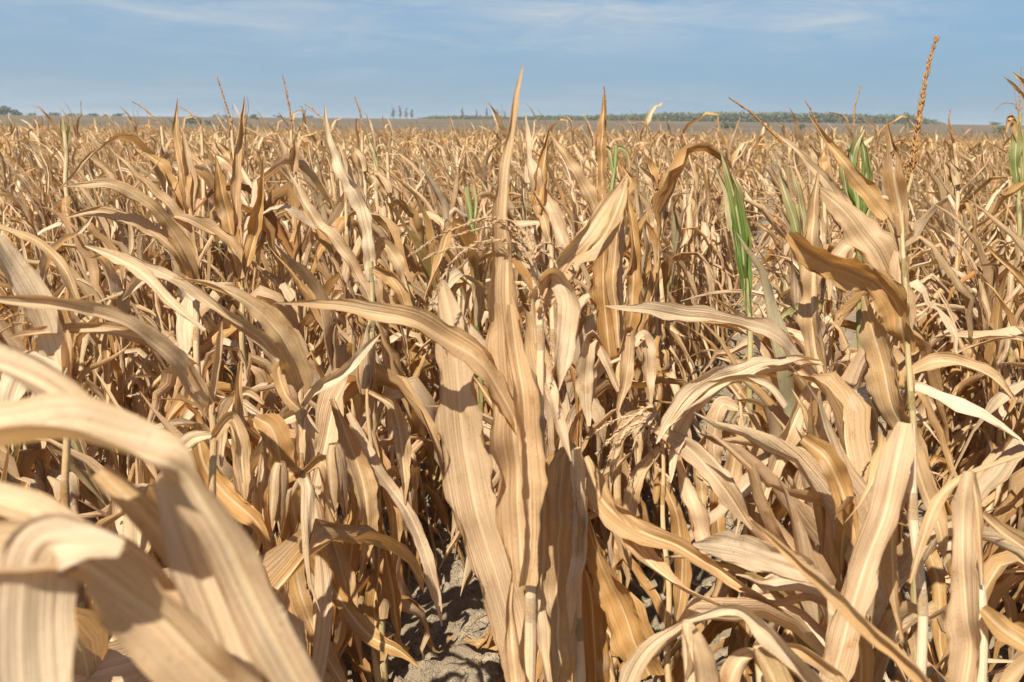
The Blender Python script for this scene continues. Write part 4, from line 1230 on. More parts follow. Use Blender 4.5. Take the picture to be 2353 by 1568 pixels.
H('plant left of centre with a pale pointed leaf rising to the skyline', 2.55,
  [(852, 600), (856, 720), (858, 860)],
  [([(856, 645), (850, 560), (822, 452), (782, 380), (756, 312), (747, 238)], [36, 46, 52, 42, 26, 2], D(face=(10, 20), curl=.8, tint=.12)),
   ([(852, 690), (792, 582), (722, 500), (664, 396)], [32, 46, 40, 3], D(face=-20, curl=.8, tint=.30)),
   ([(858, 640), (838, 520), (800, 400), (776, 330)], [28, 40, 34, 5], D(face=-15, curl=.8, tint=.35, dd=.1)),
   ([(858, 620), (900, 640), (930, 700), (936, 780)], [22, 44, 44, 6], D(face=15, curl=.6, tint=.62)),
   ([(856, 600), (880, 560), (915, 610), (925, 680)], [20, 36, 36, 6], D(face=10, curl=.6, tint=.5, dd=.05))],
  28, slim=.85, stalk_px=(20, 10), tint=.3, green=.4, auto=6, auto_top=.7,
  ears=[(838, 905, 1.0, -.12, .05)])

# 14 dark reddish bundle right of the middle
H('dark reddish brown plant with bunched upright leaves behind the central one', 2.40,
  [(1424, 420), (1426, 650), (1424, 950)],
  [([(1420, 920), (1396, 770), (1386, 620), (1402, 480), (1442, 420)], [28, 64, 74, 52, 4], D(face=(10, -10), curl=.8, tint=.86, crumple=.12)),
   ([(1426, 880), (1450, 720), (1456, 560), (1440, 430)], [24, 48, 46, 6], D(face=-15, curl=1.0, tint=.80)),
   ([(1422, 800), (1410, 650), (1420, 520), (1432, 440)], [24, 44, 40, 6], D(face=20, curl=1.0, tint=.72, dd=-.04)),
   ([(1420, 900), (1370, 780), (1358, 770), (1346, 880), (1352, 980)], [20, 40, 56, 56, 14], D(face=0, curl=.6, tint=.34, dd=-.1)),
   ([(1430, 860), (1478, 770), (1490, 830), (1494, 930)], [20, 44, 50, 10], D(face=10, curl=.7, tint=.3, dd=-.06)),
   ([(1426, 820), (1446, 760), (1440, 860), (1420, 950)], [20, 40, 44, 10], D(face=-10, curl=.7, tint=.42, dd=-.1))],
  29, slim=.85, stalk_px=(22, 12), tint=.55, auto=3, auto_top=.4)
H('plant behind the dark bundle with a brown spear leaf and short tassel', 2.95,
  [(1384, 420), (1390, 560), (1392, 700)],
  [([(1386, 470), (1382, 380), (1385, 290), (1389, 206)], [26, 34, 26, 2], D(face=20, curl=1.0, tint=.86)),
   ([(1390, 520), (1350, 440), (1300, 360), (1262, 300)], [26, 44, 34, 3], D(face=-20, curl=.8, tint=.6)),
   ([(1392, 540), (1420, 470), (1450, 420), (1430, 380)], [20, 34, 32, 5], D(face=10, curl=.8, tint=.65))],
  30, slim=.85, stalk_px=(16, 9), tint=.5, auto=5, auto_top=.75, tassel=[[(1386, 330), (1392, 262), (1388, 200)]], tassel_tint=.66, spk=(.003, .013))
H('plant right of the central spear leaf with a folded tawny leaf', 2.45,
  [(1262, 470), (1268, 640), (1270, 800)],
  [([(1232, 490), (1246, 420), (1256, 340), (1266, 282)], [38, 44, 24, 2], D(face=15, curl=.9, tint=.76)),
   ([(1302, 580), (1266, 480), (1230, 410), (1212, 350)], [34, 56, 46, 6], D(face=(0, -15), curl=.5, tint=.18)),
   ([(1266, 560), (1250, 500), (1232, 470)], [26, 40, 30], D(face=10, curl=.8, tint=.5)),
   ([(1214, 420), (1216, 340), (1208, 258)], [20, 20, 2], D(face=10, curl=.8, tint=.2, dd=.3))],
  31, slim=.85, stalk_px=(20, 10), tint=.4, auto=6, auto_top=.7)

# 15 right: leaning pair with a tassel
H('right hand plant with two long tawny leaves leaning left and a bent tassel', 2.50,
  [(2000, 510), (2024, 620), (2036, 760)],
  [([(2040, 500), (1986, 430), (1932, 366), (1890, 312), (1856, 262)], [42, 50, 38, 24, 2], D(face=(0, -20), curl=.8, tint=.64)),
   ([(1980, 540), (1932, 462), (1886, 402), (1830, 350), (1778, 302)], [30, 44, 42, 30, 3], D(face=(-10, -25), curl=.7, tint=.30, dd=-.05)),
   ([(2020, 600), (1960, 560), (1920, 600), (1905, 690)], [24, 44, 46, 10], D(face=-10, curl=.6, tint=.3)),
   ([(2030, 620), (2060, 560), (2040, 500)], [24, 40, 10], D(face=10, curl=.9, tint=.6))],
  32, slim=.85, stalk_px=(20, 9), tint=.4, auto=6, auto_top=.75,
  tassel=[[(1800, 330), (1760, 292), (1724, 258), (1677, 226)], [(1795, 325), (1800, 360), (1790, 400)], [(1795, 325), (1770, 340), (1760, 380)]], tassel_tint=.66, spk=(.003, .012))

# 16 green survivors
H('half green leaf pair standing upright amid the dry corn right of centre', 2.30,
  [(1716, 640), (1722, 730), (1724, 860)],
  [([(1722, 730), (1712, 620), (1696, 500), (1674, 405), (1653, 338)], [18, 34, 36, 26, 2], D(face=10, curl=.8, tint=.3, green=(.8, 1, 1, .9, .2), n=30)),
   ([(1720, 715), (1712, 560), (1700, 470), (1682, 400)], [14, 30, 36, 3], D(face=-20, curl=.6, tint=.3, green=(.9, 1, .9, .3), n=30)),
   ([(1722, 720), (1690, 560), (1668, 440), (1640, 370)], [12, 18, 18, 2], D(face=30, curl=1.0, tint=.2, green=(.6, .5, .3), n=26))],
  33, stalk_px=(18, 12), tint=.3, green=.5, auto=4, auto_top=.6)
H('greenest plant with a cluster of live leaves under the right skyline', 3.15,
  [(1968, 420), (1972, 520), (1976, 640)],
  [([(1976, 515), (1966, 450), (1954, 400), (1966, 340), (1986, 298)], [20, 34, 36, 28, 5], D(face=10, curl=.7, tint=.3, green=(1, 1, .9, .3), n=24)),
   ([(1976, 505), (1990, 430), (1986, 350), (1978, 320)], [18, 28, 20, 3], D(face=-10, curl=.7, tint=.3, green=.9, n=24)),
   ([(1966, 490), (1944, 430), (1942, 370), (1952, 340)], [18, 26, 22, 4], D(face=20, curl=.8, tint=.3, green=(.8, .7, .5), n=24)),
   ([(1962, 400), (1950, 340), (1925, 325), (1900, 328)], [12, 16, 14, 3], D(face=-30, curl=.7, tint=.2, green=.6, n=20)),
   ([(1976, 520), (1996, 480), (1994, 400), (1990, 340)], [18, 22, 20, 5], D(face=-20, curl=.8, tint=.3, green=.75, n=24))],
  34, stalk_px=(14, 9), tint=.3, green=.7, auto=5, auto_top=.6,
  tassel=[[(1962, 300), (1964, 250), (1978, 198)], [(1962, 310), (1950, 290), (1930, 300)]], tassel_tint=.58, spk=(.003, .012))
H('pale green plant with a limp leaf right of the half green pair', 2.95,
  [(1830, 470), (1842, 560), (1850, 700)],
  [([(1846, 650), (1840, 570), (1824, 500), (1802, 440), (1788, 396)], [14, 26, 28, 22, 3], D(face=10, curl=.7, tint=.3, green=(.8, .8, .6, .4), n=22)),
   ([(1842, 600), (1846, 520), (1836, 450), (1816, 380)], [14, 24, 24, 5], D(face=-15, curl=.8, tint=.3, green=(.6, .5, .3), n=22)),
   ([(1848, 760), (1880, 700), (1800, 730), (1790, 770)], [12, 18, 22, 5], D(face=-35, curl=.7, tint=.3, green=.6, n=20))],
  35, stalk_px=(14, 9), tint=.3, green=.5, auto=5, auto_top=.6)
H('tall green and brown plant cut by the right edge of the view', 3.9,
  [(2344, 260), (2342, 400), (2340, 560)],
  [([(2344, 450), (2334, 390), (2336, 320), (2340, 270)], [16, 28, 28, 10], D(face=10, curl=.8, tint=.3, green=(.9, .8, .5), n=22)),
   ([(2344, 440), (2352, 370), (2348, 300)], [16, 28, 12], D(face=-10, curl=.8, tint=.3, green=(.9, .7, .5), n=22)),
   ([(2342, 330), (2330, 290), (2322, 270), (2312, 305)], [10, 20, 22, 4], D(face=10, curl=.7, tint=.75, n=20)),
   ([(2372, 240), (2345, 210), (2306, 176)], [16, 14, 2], D(face=10, curl=.8, tint=.3, n=20)),
   ([(2380, 230), (2355, 190), (2326, 166)], [16, 16, 2], D(face=10, curl=.8, tint=.5, n=20))],
  36, stalk_px=(14, 8), tint=.4, green=.5, auto=5, auto_top=.65,
  tassel=[[(2342, 262), (2345, 210), (2346, 154)], [(2342, 260), (2330, 240), (2304, 238), (2282, 258)], [(2342, 262), (2334, 230), (2332, 200)], [(2342, 262), (2352, 235), (2353, 190)]], tassel_tint=.58, spk=(.003, .012))
for i, (lab, d, st, lv, gr) in enumerate([
    ('pale green plant below the left skyline with a thin tip', 4.6, [(150, 300), (152, 380), (154, 460)], [([(152, 345), (146, 300), (142, 262)], [12, 14, 2]), ([(152, 345), (158, 300), (161, 266)], [10, 12, 2])], .75),
    ('slim green stalked plant left of the central spear leaf', 3.2, [(1076, 430), (1084, 520), (1090, 640)], [([(1086, 560), (1080, 500), (1070, 430)], [12, 18, 3]), ([(1086, 540), (1094, 470), (1088, 420)], [10, 14, 3])], .8),
    ('small plant with a slanting green leaf left of the central tassel', 4.1, [(852, 330), (862, 380), (868, 470)], [([(868, 380), (852, 330), (836, 284)], [10, 14, 2]), ([(868, 390), (860, 350), (850, 320)], [8, 12, 3])], .8),
    ('plant with a bare green stalk end right of the brown spear leaf', 3.5, [(1416, 336), (1411, 380), (1406, 460)], [([(1412, 400), (1420, 340), (1440, 350), (1446, 400)], [10, 16, 14, 4]), ([(1410, 400), (1400, 345), (1382, 330)], [10, 16, 3])], .8)]):
    H(lab, d, st, [(p, w, D(face=10, curl=.8, tint=.3, green=(gr, gr * .9, .15), n=20, nt=9)) for p, w in lv], 40 + i, stalk_px=(15, 9), tint=.3, green=.15 if i in (0, 2) else gr, auto=6, auto_top=.8)

# 17 plants that show a tassel against the sky
for i, (lab, d, pts, tt) in enumerate([
    ('plant whose straight brown tassel stands above the left skyline', 3.0, [(535, 300), (528, 268), (514, 225), (499, 178)], .60),
    ('plant with a slim straight tassel right of the other left one', 3.1, [(671, 300), (667, 262), (658, 215), (649, 174)], .60),
    ('plant with a tassel leaning far left above the left skyline', 4.0, [(372, 292), (350, 268), (328, 248), (306, 234)], .60),
    ('plant with a pale tassel leaning left beside the pointed leaf', 3.0, [(790, 330), (762, 295), (730, 262), (702, 240)], .45),
    ('plant with a curled tassel leaning left of the dark bundle', 4.4, [(462, 292), (448, 272), (430, 255), (414, 246)], .5),
    ('plant with a short upright tassel just left of the slope centre', 3.6, [(832, 300), (830, 272), (824, 248), (815, 224)], .58),
    ('plant with a dark tassel standing before the brown slope', 3.9, [(890, 350), (887, 320), (883, 295), (879, 270)], .80),
    ('plant with a curving tassel under the wood right of centre', 3.3, [(1502, 340), (1494, 300), (1475, 282), (1452, 286)], .55),
    ('plant with a leaning tassel left of the greenest plant', 3.5, [(1888, 310), (1876, 280), (1864, 255), (1851, 233)], .60),
    ('plant with a reddish tassel beneath the tall bristly one', 3.0, [(2058, 420), (2056, 380), (2050, 345), (2044, 310)], .82),
    ('plant with upright tawny leaf tips at right below the wood', 3.8, [(2195, 330), (2188, 300), (2180, 280), (2184, 254)], .74)]):
    x0, y0 = pts[0]
    lv = []
    r_ = random.Random(i * 7 + 3)
    for k in range(3):
        dx = r_.uniform(-50, 20) * 3 / d; hgt = r_.uniform(40, 90) * 3 / d
        lv.append(([(x0 + 4, y0 + 95), (x0 + dx * .35, y0 + 95 - hgt * .6), (x0 + dx, y0 + 95 - hgt)], [20, 30, 3], D(face=r_.uniform(-30, 30), curl=.8, tint=r_.uniform(.25, .75), n=20, nt=9, dd=r_.uniform(-.05, .05))))
    H(lab, d, [(x0, y0), (x0 + 5, y0 + 90), (x0 + 7, y0 + 200)], lv, 60 + i, stalk_px=(16, 7), tint=.45, auto=7, auto_top=.85,
      tassel=[pts], tassel_tint=tt, spk=(.0024, .013))

# 18 plants around the bare patch and in the right foreground
H('golden plant with a long thin leaf slanting down to the bare soil patch', 2.0,
  [(846, 860), (850, 1000), (856, 1260)],
  [([(800, 950), (868, 1080), (940, 1185), (992, 1320), (1016, 1440)], [16, 42, 46, 38, 3], D(face=(10, -10), curl=.9, tint=.24)),
   ([(766, 915), (800, 1010), (836, 1120), (842, 1240), (824, 1336)], [18, 48, 56, 52, 5], D(face=(-10, 15), curl=.6, tint=.60, dd=-.04)),
   ([(852, 990), (882, 1080), (902, 1200), (905, 1336)], [16, 42, 42, 4], D(face=15, curl=.9, tint=.72, dd=.04)),
   ([(846, 1140), (882, 1260), (906, 1380), (918, 1486)], [16, 36, 38, 4], D(face=-15, curl=1.0, tint=.78, dd=.02)),
   ([(850, 1040), (830, 1150), (802, 1300), (788, 1430)], [16, 46, 48, 5], D(face=10, curl=.8, tint=.66)),
   ([(852, 1180), (872, 1290), (860, 1420), (872, 1530)], [16, 40, 40, 4], D(face=-20, curl=.9, tint=.8)),
   ([(846, 900), (905, 940), (925, 1050), (930, 1160)], [16, 40, 42, 4], D(face=10, curl=.7, tint=.4))],
  90, stalk_px=(22, 7), ears=[(836, 893, .66, -.10, .05)], tint=.6, auto=0, auto_top=.5)
H('golden plant with broad stained drooping leaves below the wind combed one', 1.86,
  [(604, 900), (608, 1050), (614, 1270)],
  [([(585, 958), (622, 985), (650, 1090), (656, 1190), (638, 1270)], [16, 62, 70, 60, 6], D(face=(15, -10), curl=.5, tint=.70, dd=-.05)),
   ([(552, 830), (545, 950), (552, 1060), (562, 1150)], [12, 44, 48, 14], D(face=5, curl=.6, tint=.44, dd=-.08)),
   ([(452, 972), (466, 1060), (512, 1130), (592, 1204), (632, 1300)], [16, 54, 60, 54, 6], D(face=(10, -15), curl=.6, tint=.67, dd=-.10)),
   ([(612, 990), (690, 956), (704, 1050), (692, 1190)], [16, 48, 54, 6], D(face=10, curl=.7, tint=.34, dd=-.03)),
   ([(608, 1040), (600, 1150), (588, 1290)], [18, 54, 6], D(face=-10, curl=.7, tint=.28)),
   ([(612, 1120), (640, 1250), (652, 1390), (640, 1500)], [18, 50, 52, 5], D(face=12, curl=.8, tint=.74)),
   ([(606, 930), (560, 905), (520, 960), (508, 1080)], [14, 42, 50, 6], D(face=-15, curl=.7, tint=.3))],
  91, stalk_px=(24, 7), ears=[(644, 1062, .78, 3.0, .08)], tint=.6, auto=1, auto_top=.5)
H('golden plant whose wavy lowest leaf curls out onto the bare soil', 1.78,
  [(692, 1040), (696, 1180), (704, 1500)],
  [([(700, 1176), (730, 1290), (790, 1390), (850, 1462), (912, 1490), (966, 1536)], [16, 52, 52, 44, 34, 3], D(face=(10, -25), curl=.6, tint=.76, dd=(-.03, -.08))),
   ([(694, 1190), (682, 1320), (722, 1450), (796, 1590)], [16, 56, 60, 30], D(face=(-10, 10), curl=.6, tint=.72, dd=-.05)),
   ([(735, 1136), (772, 1260), (802, 1380), (832, 1530)], [14, 46, 50, 6], D(face=10, curl=.8, tint=.60)),
   ([(698, 1240), (660, 1330), (650, 1450), (672, 1580)], [16, 52, 56, 12], D(face=-15, curl=.7, tint=.56, dd=-.03)),
   ([(694, 1090), (740, 1060), (760, 1150), (752, 1280)], [14, 44, 50, 5], D(face=10, curl=.7, tint=.5)),
   ([(692, 1080), (650, 1100), (630, 1200), (650, 1330)], [14, 44, 50, 5], D(face=-12, curl=.8, tint=.64))],
  92, stalk_px=(24, 7), ears=[(768, 1020, .75, 3.05, -.06)], tint=.6, auto=0, auto_top=.5)
H('plant with a lowered feathery tassel and a broad blade right of the golden one', 1.78,
  [(1512, 950), (1520, 1050), (1532, 1320)],
  [([(1502, 985), (1582, 1030), (1662, 1120), (1728, 1216)], [18, 66, 74, 10], D(face=(-10, 10), curl=.5, tint=.28, dd=-.04)),
   ([(1556, 1060), (1600, 1180), (1628, 1300)], [16, 60, 20], D(face=10, curl=.7, tint=.18)),
   ([(1518, 1030), (1470, 1090), (1440, 1200), (1450, 1310)], [16, 46, 50, 6], D(face=-10, curl=.7, tint=.5)),
   ([(1524, 1100), (1560, 1200), (1566, 1330), (1550, 1450)], [16, 48, 50, 6], D(face=10, curl=.8, tint=.62)),
   ([(1516, 1000), (1480, 960), (1430, 1000), (1404, 1110)], [14, 40, 46, 6], D(face=-20, curl=.7, tint=.4, dd=.05))],
  93, stalk_px=(24, 7), tint=.5, auto=3, auto_top=.5,
  tassel=[[(1514, 955), (1496, 935), (1450, 965), (1372, 1042)], [(1510, 950), (1450, 985), (1410, 1030), (1386, 1090)], [(1510, 952), (1490, 1000), (1505, 1060), (1548, 1126)],
          [(1512, 950), (1430, 960), (1380, 985), (1350, 1010)], ([(1510, 950), (1470, 990), (1450, 1050), (1446, 1110)], -.03), ([(1508, 948), (1520, 990), (1536, 1040), (1540, 1080)], .02)],
  tassel_tint=.2, spk=(0.0026, 0.0140))

H('plant with limp tan leaves hanging over the bare soil right of the lowered tassel', 2.25,
  [(1698, 900), (1702, 980), (1710, 1180)],
  [([(1696, 940), (1660, 930), (1640, 1010), (1650, 1110)], [14, 44, 52, 6], D(face=-8, curl=.6, tint=.3)),
   ([(1700, 960), (1690, 1040), (1680, 1120), (1690, 1210)], [14, 46, 50, 6], D(face=10, curl=.7, tint=.45, dd=-.04)),
   ([(1702, 950), (1730, 960), (1736, 1050), (1722, 1150)], [14, 40, 46, 6], D(face=12, curl=.7, tint=.36)),
   ([(1698, 1000), (1630, 1010), (1612, 1090), (1620, 1190)], [14, 40, 46, 6], D(face=-10, curl=.8, tint=.6, dd=.04)),
   ([(1706, 1060), (1670, 1090), (1650, 1180), (1660, 1290)], [14, 44, 48, 6], D(face=-10, curl=.7, tint=.68)),
   ([(1706, 1080), (1730, 1120), (1740, 1200), (1730, 1300)], [14, 42, 46, 6], D(face=10, curl=.7, tint=.55))],
  94, stalk_px=(20, 7), tint=.5, auto=3, auto_top=.6)

for a, k in HEROES:
    hero(*a, **k)

# ------------------------------------------------------------------ the rows
ROW = 0.74
PHI = math.atan(0.30)
rd = np.array([math.sin(PHI), math.cos(PHI)])        # along the rows
rn = np.array([math.cos(PHI), -math.sin(PHI)])       # across them
G0 = np.array([-0.22, 2.5]) @ rn                     # middle of the bare strip that shows


def canopy(dist):
    return float(np.interp(dist, [1.5, 2.2, 3.0, 5.0, 8.0, 14.0, 40], [0.84, 0.92, 1.00, 1.10, 1.13, 1.09, 1.07]))


def row_spots(rng, near, far, step, side=0.35, inner=None):
    out = []
    span = int(far * 0.75 / ROW) + 6
    for k in range(-span, span):
        c = G0 + (k + 0.5) * ROW
        a = -2.0
        while a < far * 1.3:
            a += step * rng.uniform(0.65, 1.4)
            p = rn * (c + rng.normal(0, 0.03)) + rd * a
            x, y = p
            if y < 0.5 or not (near <= y < far):
                continue
            if abs(x) > 0.62 * y + side or (inner is not None and abs(x) <= 0.62 * y + inner):
                continue
            out.append((x, y))
    return out


N_INDIV = 300 - len(HEROES)
# the row plants that show largest from here; the others near by go into the field's mass
SHOWN = {0, 1, 2, 3, 4, 5, 6, 7, 8, 9, 10, 11, 12, 13, 14, 16, 18, 19, 20, 21, 22, 23, 24, 25, 26, 27, 28, 29, 30, 31, 32, 33, 34, 35, 36, 37, 38, 39, 40, 41, 42, 43, 44, 45, 46, 47, 48, 49, 51, 52, 53, 55, 56, 57, 58, 59, 60, 61, 62, 63, 64, 65, 66, 67, 68, 69, 70, 71, 72, 73, 74, 75, 76, 77, 78, 80, 81, 82, 83, 84, 86, 87, 88, 89, 90, 91, 92, 93, 94, 96, 97, 99, 101, 102, 103, 104, 105, 106, 108, 109, 110, 111, 113, 115, 116, 117, 119, 120, 121, 122, 124, 125, 126, 127, 130, 132, 134, 135, 136, 137, 140, 141, 142, 143, 144, 147, 148, 149, 150, 152, 153, 155, 157, 158, 161, 162, 163, 166, 167, 168, 169, 171, 172, 174, 175, 176, 178, 179, 180, 183, 185, 186, 187, 189, 190, 192, 193, 194, 195, 196, 197, 199, 200, 204, 206, 208, 210, 212, 214, 215, 218, 219, 220, 221, 223, 224, 227, 228, 229, 230, 232, 235, 236, 240, 244, 245, 248, 252, 254, 255, 256, 258, 260, 263, 266, 268, 270, 273, 274, 275, 276, 278, 279, 285, 286, 288, 297, 299, 300, 301, 310, 311, 312, 313, 321, 322, 323, 324, 327, 335, 337, 343, 346, 348, 351, 352, 353, 357, 361, 363, 365, 366, 372, 373, 395, 397, 398, 401, 403, 408, 413, 426, 437, 438, 460, 479, 480, 527, 551, 555, 569, 578, 585, 586, 587, 608, 620, 632, 633}
STUFF_IDS = set(range(5000)) - SHOWN
rng = np.random.default_rng(2024)
spots = [p for p in row_spots(rng, 1.36, 11.0, 0.165) if p[1] > 1.78 or p[0] > 0.42 or p[0] < -0.50]
spots.sort(key=lambda p: p[1] + 0.15 * abs(p[0]))
specs = []
for (x, y) in spots:
    h = canopy(y) * rng.uniform(0.82, 1.10)
    if y < 2.6 and -0.62 < x - 0.30 * (y - 2.5) + 0.1 < 0.35:
        h *= 0.8
    sp = plan_filler(rng, x, y, h)
    if sp['seed'] % 13 == 0:
        sp['h'] *= 1.18; sp['tip'] = sp['tip'] * np.array([1, 1, 1.18])
    sp['skip'] = -0.52 < x < 0.06 and 1.6 < y < 3.1
    specs.append(sp)


LANDMARKS = [('the central spear leaf', 1180, 700), ('the golden drooping plant', 1330, 1250), ('the tall tassel plant', 2085, 650), ('the flat strap leaf', 1600, 740),
             ('the pink midrib leaf', 2020, 1250), ('the bleached hanging leaf', 2220, 1350), ('the thin corner blade', 1950, 1420), ('the flat pale leaf', 1740, 1290),
             ('the blurred corner leaves', 300, 1300), ('the streaming left leaves', 240, 740), ('the pale edge leaf', 60, 700), ('the wind combed plant', 640, 780),
             ('the fanned brown leaves', 380, 540), ('the dark upright sheaths', 530, 500), ('the pale skyline leaf', 780, 400), ('the dark reddish bundle', 1420, 650),
             ('the brown spear leaf', 1386, 340), ('the folded tawny leaf', 1250, 420), ('the leaning leaf pair', 1950, 400), ('the half green pair', 1700, 520),
             ('the greenest plant', 1970, 420), ('the limp green leaf', 1830, 520), ('the tall edge plant', 2340, 400), ('the slim green stalk', 1080, 520),
             ('the slanting green leaf', 855, 330), ('the bare green stalk', 1414, 370)]
NTH = ('first second third fourth fifth sixth seventh eighth ninth tenth eleventh twelfth thirteenth fourteenth fifteenth sixteenth seventeenth '
       'eighteenth nineteenth twentieth').split()


def label_fillers(sps):
    """Say which one: how it looks, then how many plants back it stands beside the nearest thing one can find."""
    groups = {}
    for sp in sps:
        u, v, d = project([sp['x'], sp['y'], 0.75 * sp['h']])
        short, lx, ly = min(LANDMARKS, key=lambda q: math.hypot(u - q[1], (v - q[2]) * 0.8))
        side = 'behind' if abs(u - lx) < 40 else ('left of' if u < lx else 'right of')
        groups.setdefault((short, side), []).append((d, sp))
    for (short, side), lst in groups.items():
        lst.sort(key=lambda q: q[0])
        for n, (d, sp) in enumerate(lst):
            look = 'snapped' if sp['broken'] else ('part green' if sp['green'] else ('low' if sp['h'] < 0.93 else 'upright'))
            bear = ' with an ear' if sp['ears'] else ('' if sp['broken'] else {'none': ' without tassel', 'drooping': ' with drooping tassel', 'upright': ' with straight tassel'}[sp['tassel']])
            sp['label'] = '%s dry corn plant%s, %s back %s %s' % (look, bear, NTH[min(n, 19)], side, short)


indiv, rest = [], []
for i, sp in enumerate(specs):
    if sp['skip']:
        continue
    (indiv if (len(indiv) < N_INDIV and i not in STUFF_IDS) else rest).append(sp)
label_fillers(indiv)
for sp in indiv:
    build_filler(sp, sp['label'], 'drought killed corn plants in rows')


def litter():
    """Broken bits of dead leaf lying on the soil."""
    rng = np.random.default_rng(314)
    gs = []
    for _ in range(520):
        y = 1.4 + 5.0 * rng.random() ** 1.4; x = rng.uniform(-.6, .6) * y
        n = 6; L = rng.uniform(.04, .17); a = rng.uniform(0, 6.28)
        s = np.linspace(0, 1, n)
        zb = float(soil_height(np.array([x]), np.array([y]))[0]) + .006
        P = np.stack([x + math.cos(a) * s * L, y + math.sin(a) * s * L, zb + .012 * np.sin(s * rng.uniform(2, 6)) + .01 * s], 1)
        T, B, N = frame_azimuth(P, np.full(n, a + .01))
        W = np.maximum(rng.uniform(.004, .016) * np.sin(np.clip(s * .9 + .1, 0, 1) * math.pi) ** .6, .001)
        gs.append(leaf_geo(P, W, B, N, rng, np.full(n, rng.uniform(.4, 2.2)), np.full(n, .1), .2, .1, float(rng.uniform(.25, .9)), 0.0, 5))
    o = link('leaf_litter', to_mesh('leaf_litter', join(gs), M_LEAF)); o['kind'] = 'stuff'
    o['label'] = 'broken bits of dry corn leaf scattered on the soil'


litter()

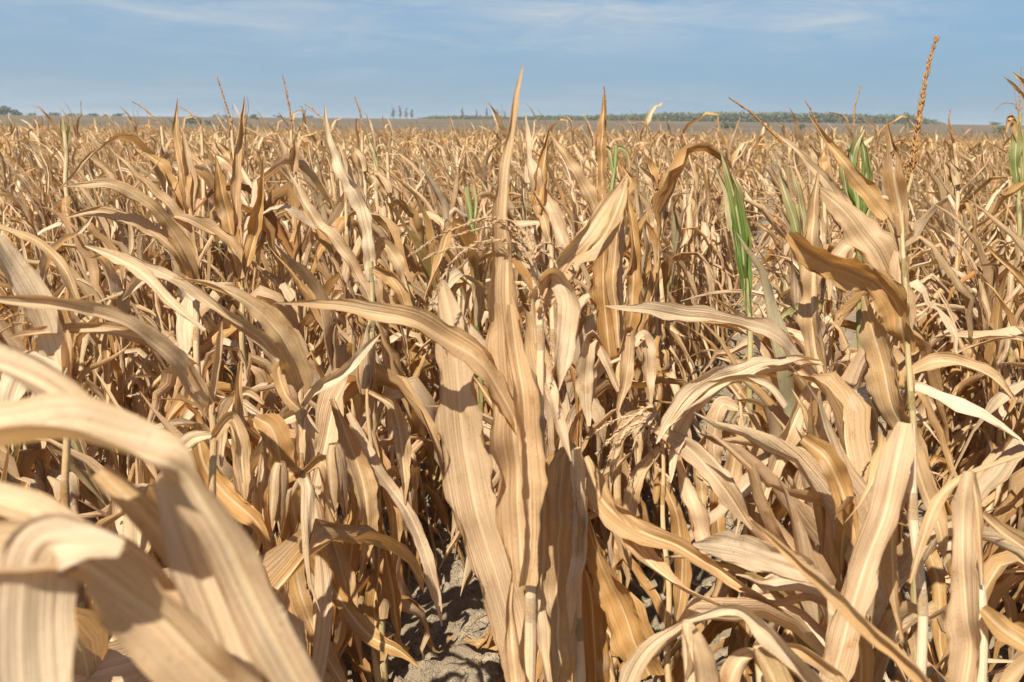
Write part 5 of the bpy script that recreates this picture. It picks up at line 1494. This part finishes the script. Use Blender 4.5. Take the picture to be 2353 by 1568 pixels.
# ------------------------------------------------------------------ the rest of the field, one mass
def field():
    rng = np.random.default_rng(99)
    gs = []
    far_t = []
    r2 = np.random.default_rng(5)
    for _ in range(8):
        far_t.append(join([g for _, g in tassel_arrays(r2, int(r2.integers(1, 4)), True)]))
    r3 = np.random.default_rng(8)
    beside = [plan_filler(r3, x, y, canopy(y) * r3.uniform(.82, 1.1)) for x, y in row_spots(r3, 1.2, 11.0, 0.19, 2.4, 0.36)]
    for k_, sp in enumerate(rest + beside):
        parts, Q = filler_geo(sp, *((9, 5, 10) if k_ < len(rest) else (8, 3, 9)))
        gs += [g for _, g in parts]
        if sp['tassel'] != 'none':
            t = far_t[int(rng.integers(0, 8))]
            gs.append(Geo(t.v + Q[-1].astype(np.float32), t.f, t.uv, t.tint, t.green))
    # prototypes for the middle distance and for the far field
    mids, fars = [], []
    for k in range(26):
        sp = plan_filler(rng, 0, 0, 1.10 * rng.uniform(.85, 1.10)); sp['broken'] = False
        parts, Q = filler_geo(sp, 8, 3, 10)
        tail = [far_t[k % 8]] if sp['tassel'] != 'none' else []
        g = join([q for _, q in parts] + [Geo(t.v + Q[-1].astype(np.float32), t.f, t.uv, t.tint, t.green) for t in tail])
        mids.append(g)
    for k in range(26):
        sp = plan_filler(rng, 0, 0, 1.08 * rng.uniform(.85, 1.10)); sp['broken'] = False
        parts, Q = filler_geo(sp, 5, 3, 9)
        g = join([q for nm, q in parts if nm == 'leaf'][5:])
        P = catmull(np.array([Q[-1], Q[-1] + [-.03, 0, .10], Q[-1] + [-.10, 0, .17]]), 3)
        g = join([g, tube_geo(P, np.array([.006, .008, .001]), .7, 0, 3)])
        fars.append(g)

    def scatter(protos, spots_, smin, smax):
        n = len(spots_)
        idx = rng.integers(0, len(protos), n)
        S = rng.uniform(smin, smax, n); A = rng.normal(0, 0.45, n)
        XY = np.array(spots_)
        for k, g in enumerate(protos):
            m = np.where(idx == k)[0]
            if not len(m):
                continue
            S[m] = np.where(rng.random(len(m)) < .10, S[m] * rng.uniform(1.12, 1.36, len(m)), S[m])
            c, s_ = np.cos(A[m])[:, None], np.sin(A[m])[:, None]
            vx = (g.v[:, 0] * c - g.v[:, 1] * s_) * S[m][:, None] + XY[m, 0][:, None]
            vy = (g.v[:, 0] * s_ + g.v[:, 1] * c) * S[m][:, None] + XY[m, 1][:, None]
            vz = g.v[:, 2] * S[m][:, None]
            V = np.stack([vx, vy, vz], -1).reshape(-1, 3)
            F = (g.f[None] + (np.arange(len(m)) * len(g.v))[:, None, None]).reshape(-1, 4)
            rep = lambda a: np.tile(a, len(m))
            ti = np.clip(rep(g.tint) + np.repeat(rng.normal(0, .08, len(m)), len(g.v)), 0, 1)
            gr = rep(g.green)
            gs.append(Geo(V, F, np.tile(g.uv, (len(m), 1)), ti, gr, rep(g.rib), rep(g.margin)))

    scatter(mids, row_spots(rng, 11.0, 22.0, 0.22, 2.2), .92, 1.08)
    scatter(fars, row_spots(rng, 22.0, 60.0, 0.36, 2.0), .92, 1.08)
    far_spots = []
    y = 60.0
    while y < 230:
        w = 0.62 * y + 3
        m = int(2 * w / (0.55 + y * 0.008))
        far_spots += [(x_, y_) for x_, y_ in zip(rng.uniform(-w, w, m), y + rng.uniform(-.3, .3, m))]
        y += 1.2 + (y - 60) * 0.04
    scatter(fars, far_spots, .92, 1.08)
    o = link('corn_field', to_mesh('corn_field', join(gs), M_FIELD)); o['kind'] = 'stuff'
    o['label'] = 'dense dry corn field running back to the brown slope'
    print('field faces', len(o.data.polygons))


field()


def haze():
    m, ns, ls = new_mat('dusty_air')
    out = nd(ns, 'ShaderNodeOutputMaterial')
    v = nd(ns, 'ShaderNodeVolumePrincipled')
    v.inputs['Color'].default_value = (0.90, 0.92, 0.92, 1)
    v.inputs['Density'].default_value = 0.00019
    v.inputs['Anisotropy'].default_value = 0.0
    ls.new(v.outputs[0], out.inputs['Volume'])
    x0, x1, y0, y1, z0, z1 = -1700, 1700, -120, 2700, -1.3, 34.0
    V = [(x, y, z) for z in (z0, z1) for y in (y0, y1) for x in (x0, x1)]
    F = [(0, 2, 3, 1), (4, 5, 7, 6), (0, 1, 5, 4), (2, 6, 7, 3), (0, 4, 6, 2), (1, 3, 7, 5)]
    me = bpy.data.meshes.new('haze'); me.from_pydata(V, [], F); me.materials.append(m)
    o = link('haze', me); o['kind'] = 'stuff'; o['label'] = 'thin dusty summer haze over the field'


haze()
tot = sum(len(o.data.polygons) for o in bpy.data.objects if o.type == 'MESH')
print('objects', len(bpy.data.objects), 'faces', tot, 'specs', len(specs), 'indiv', len(indiv), 'last y', indiv[-1]['y'])
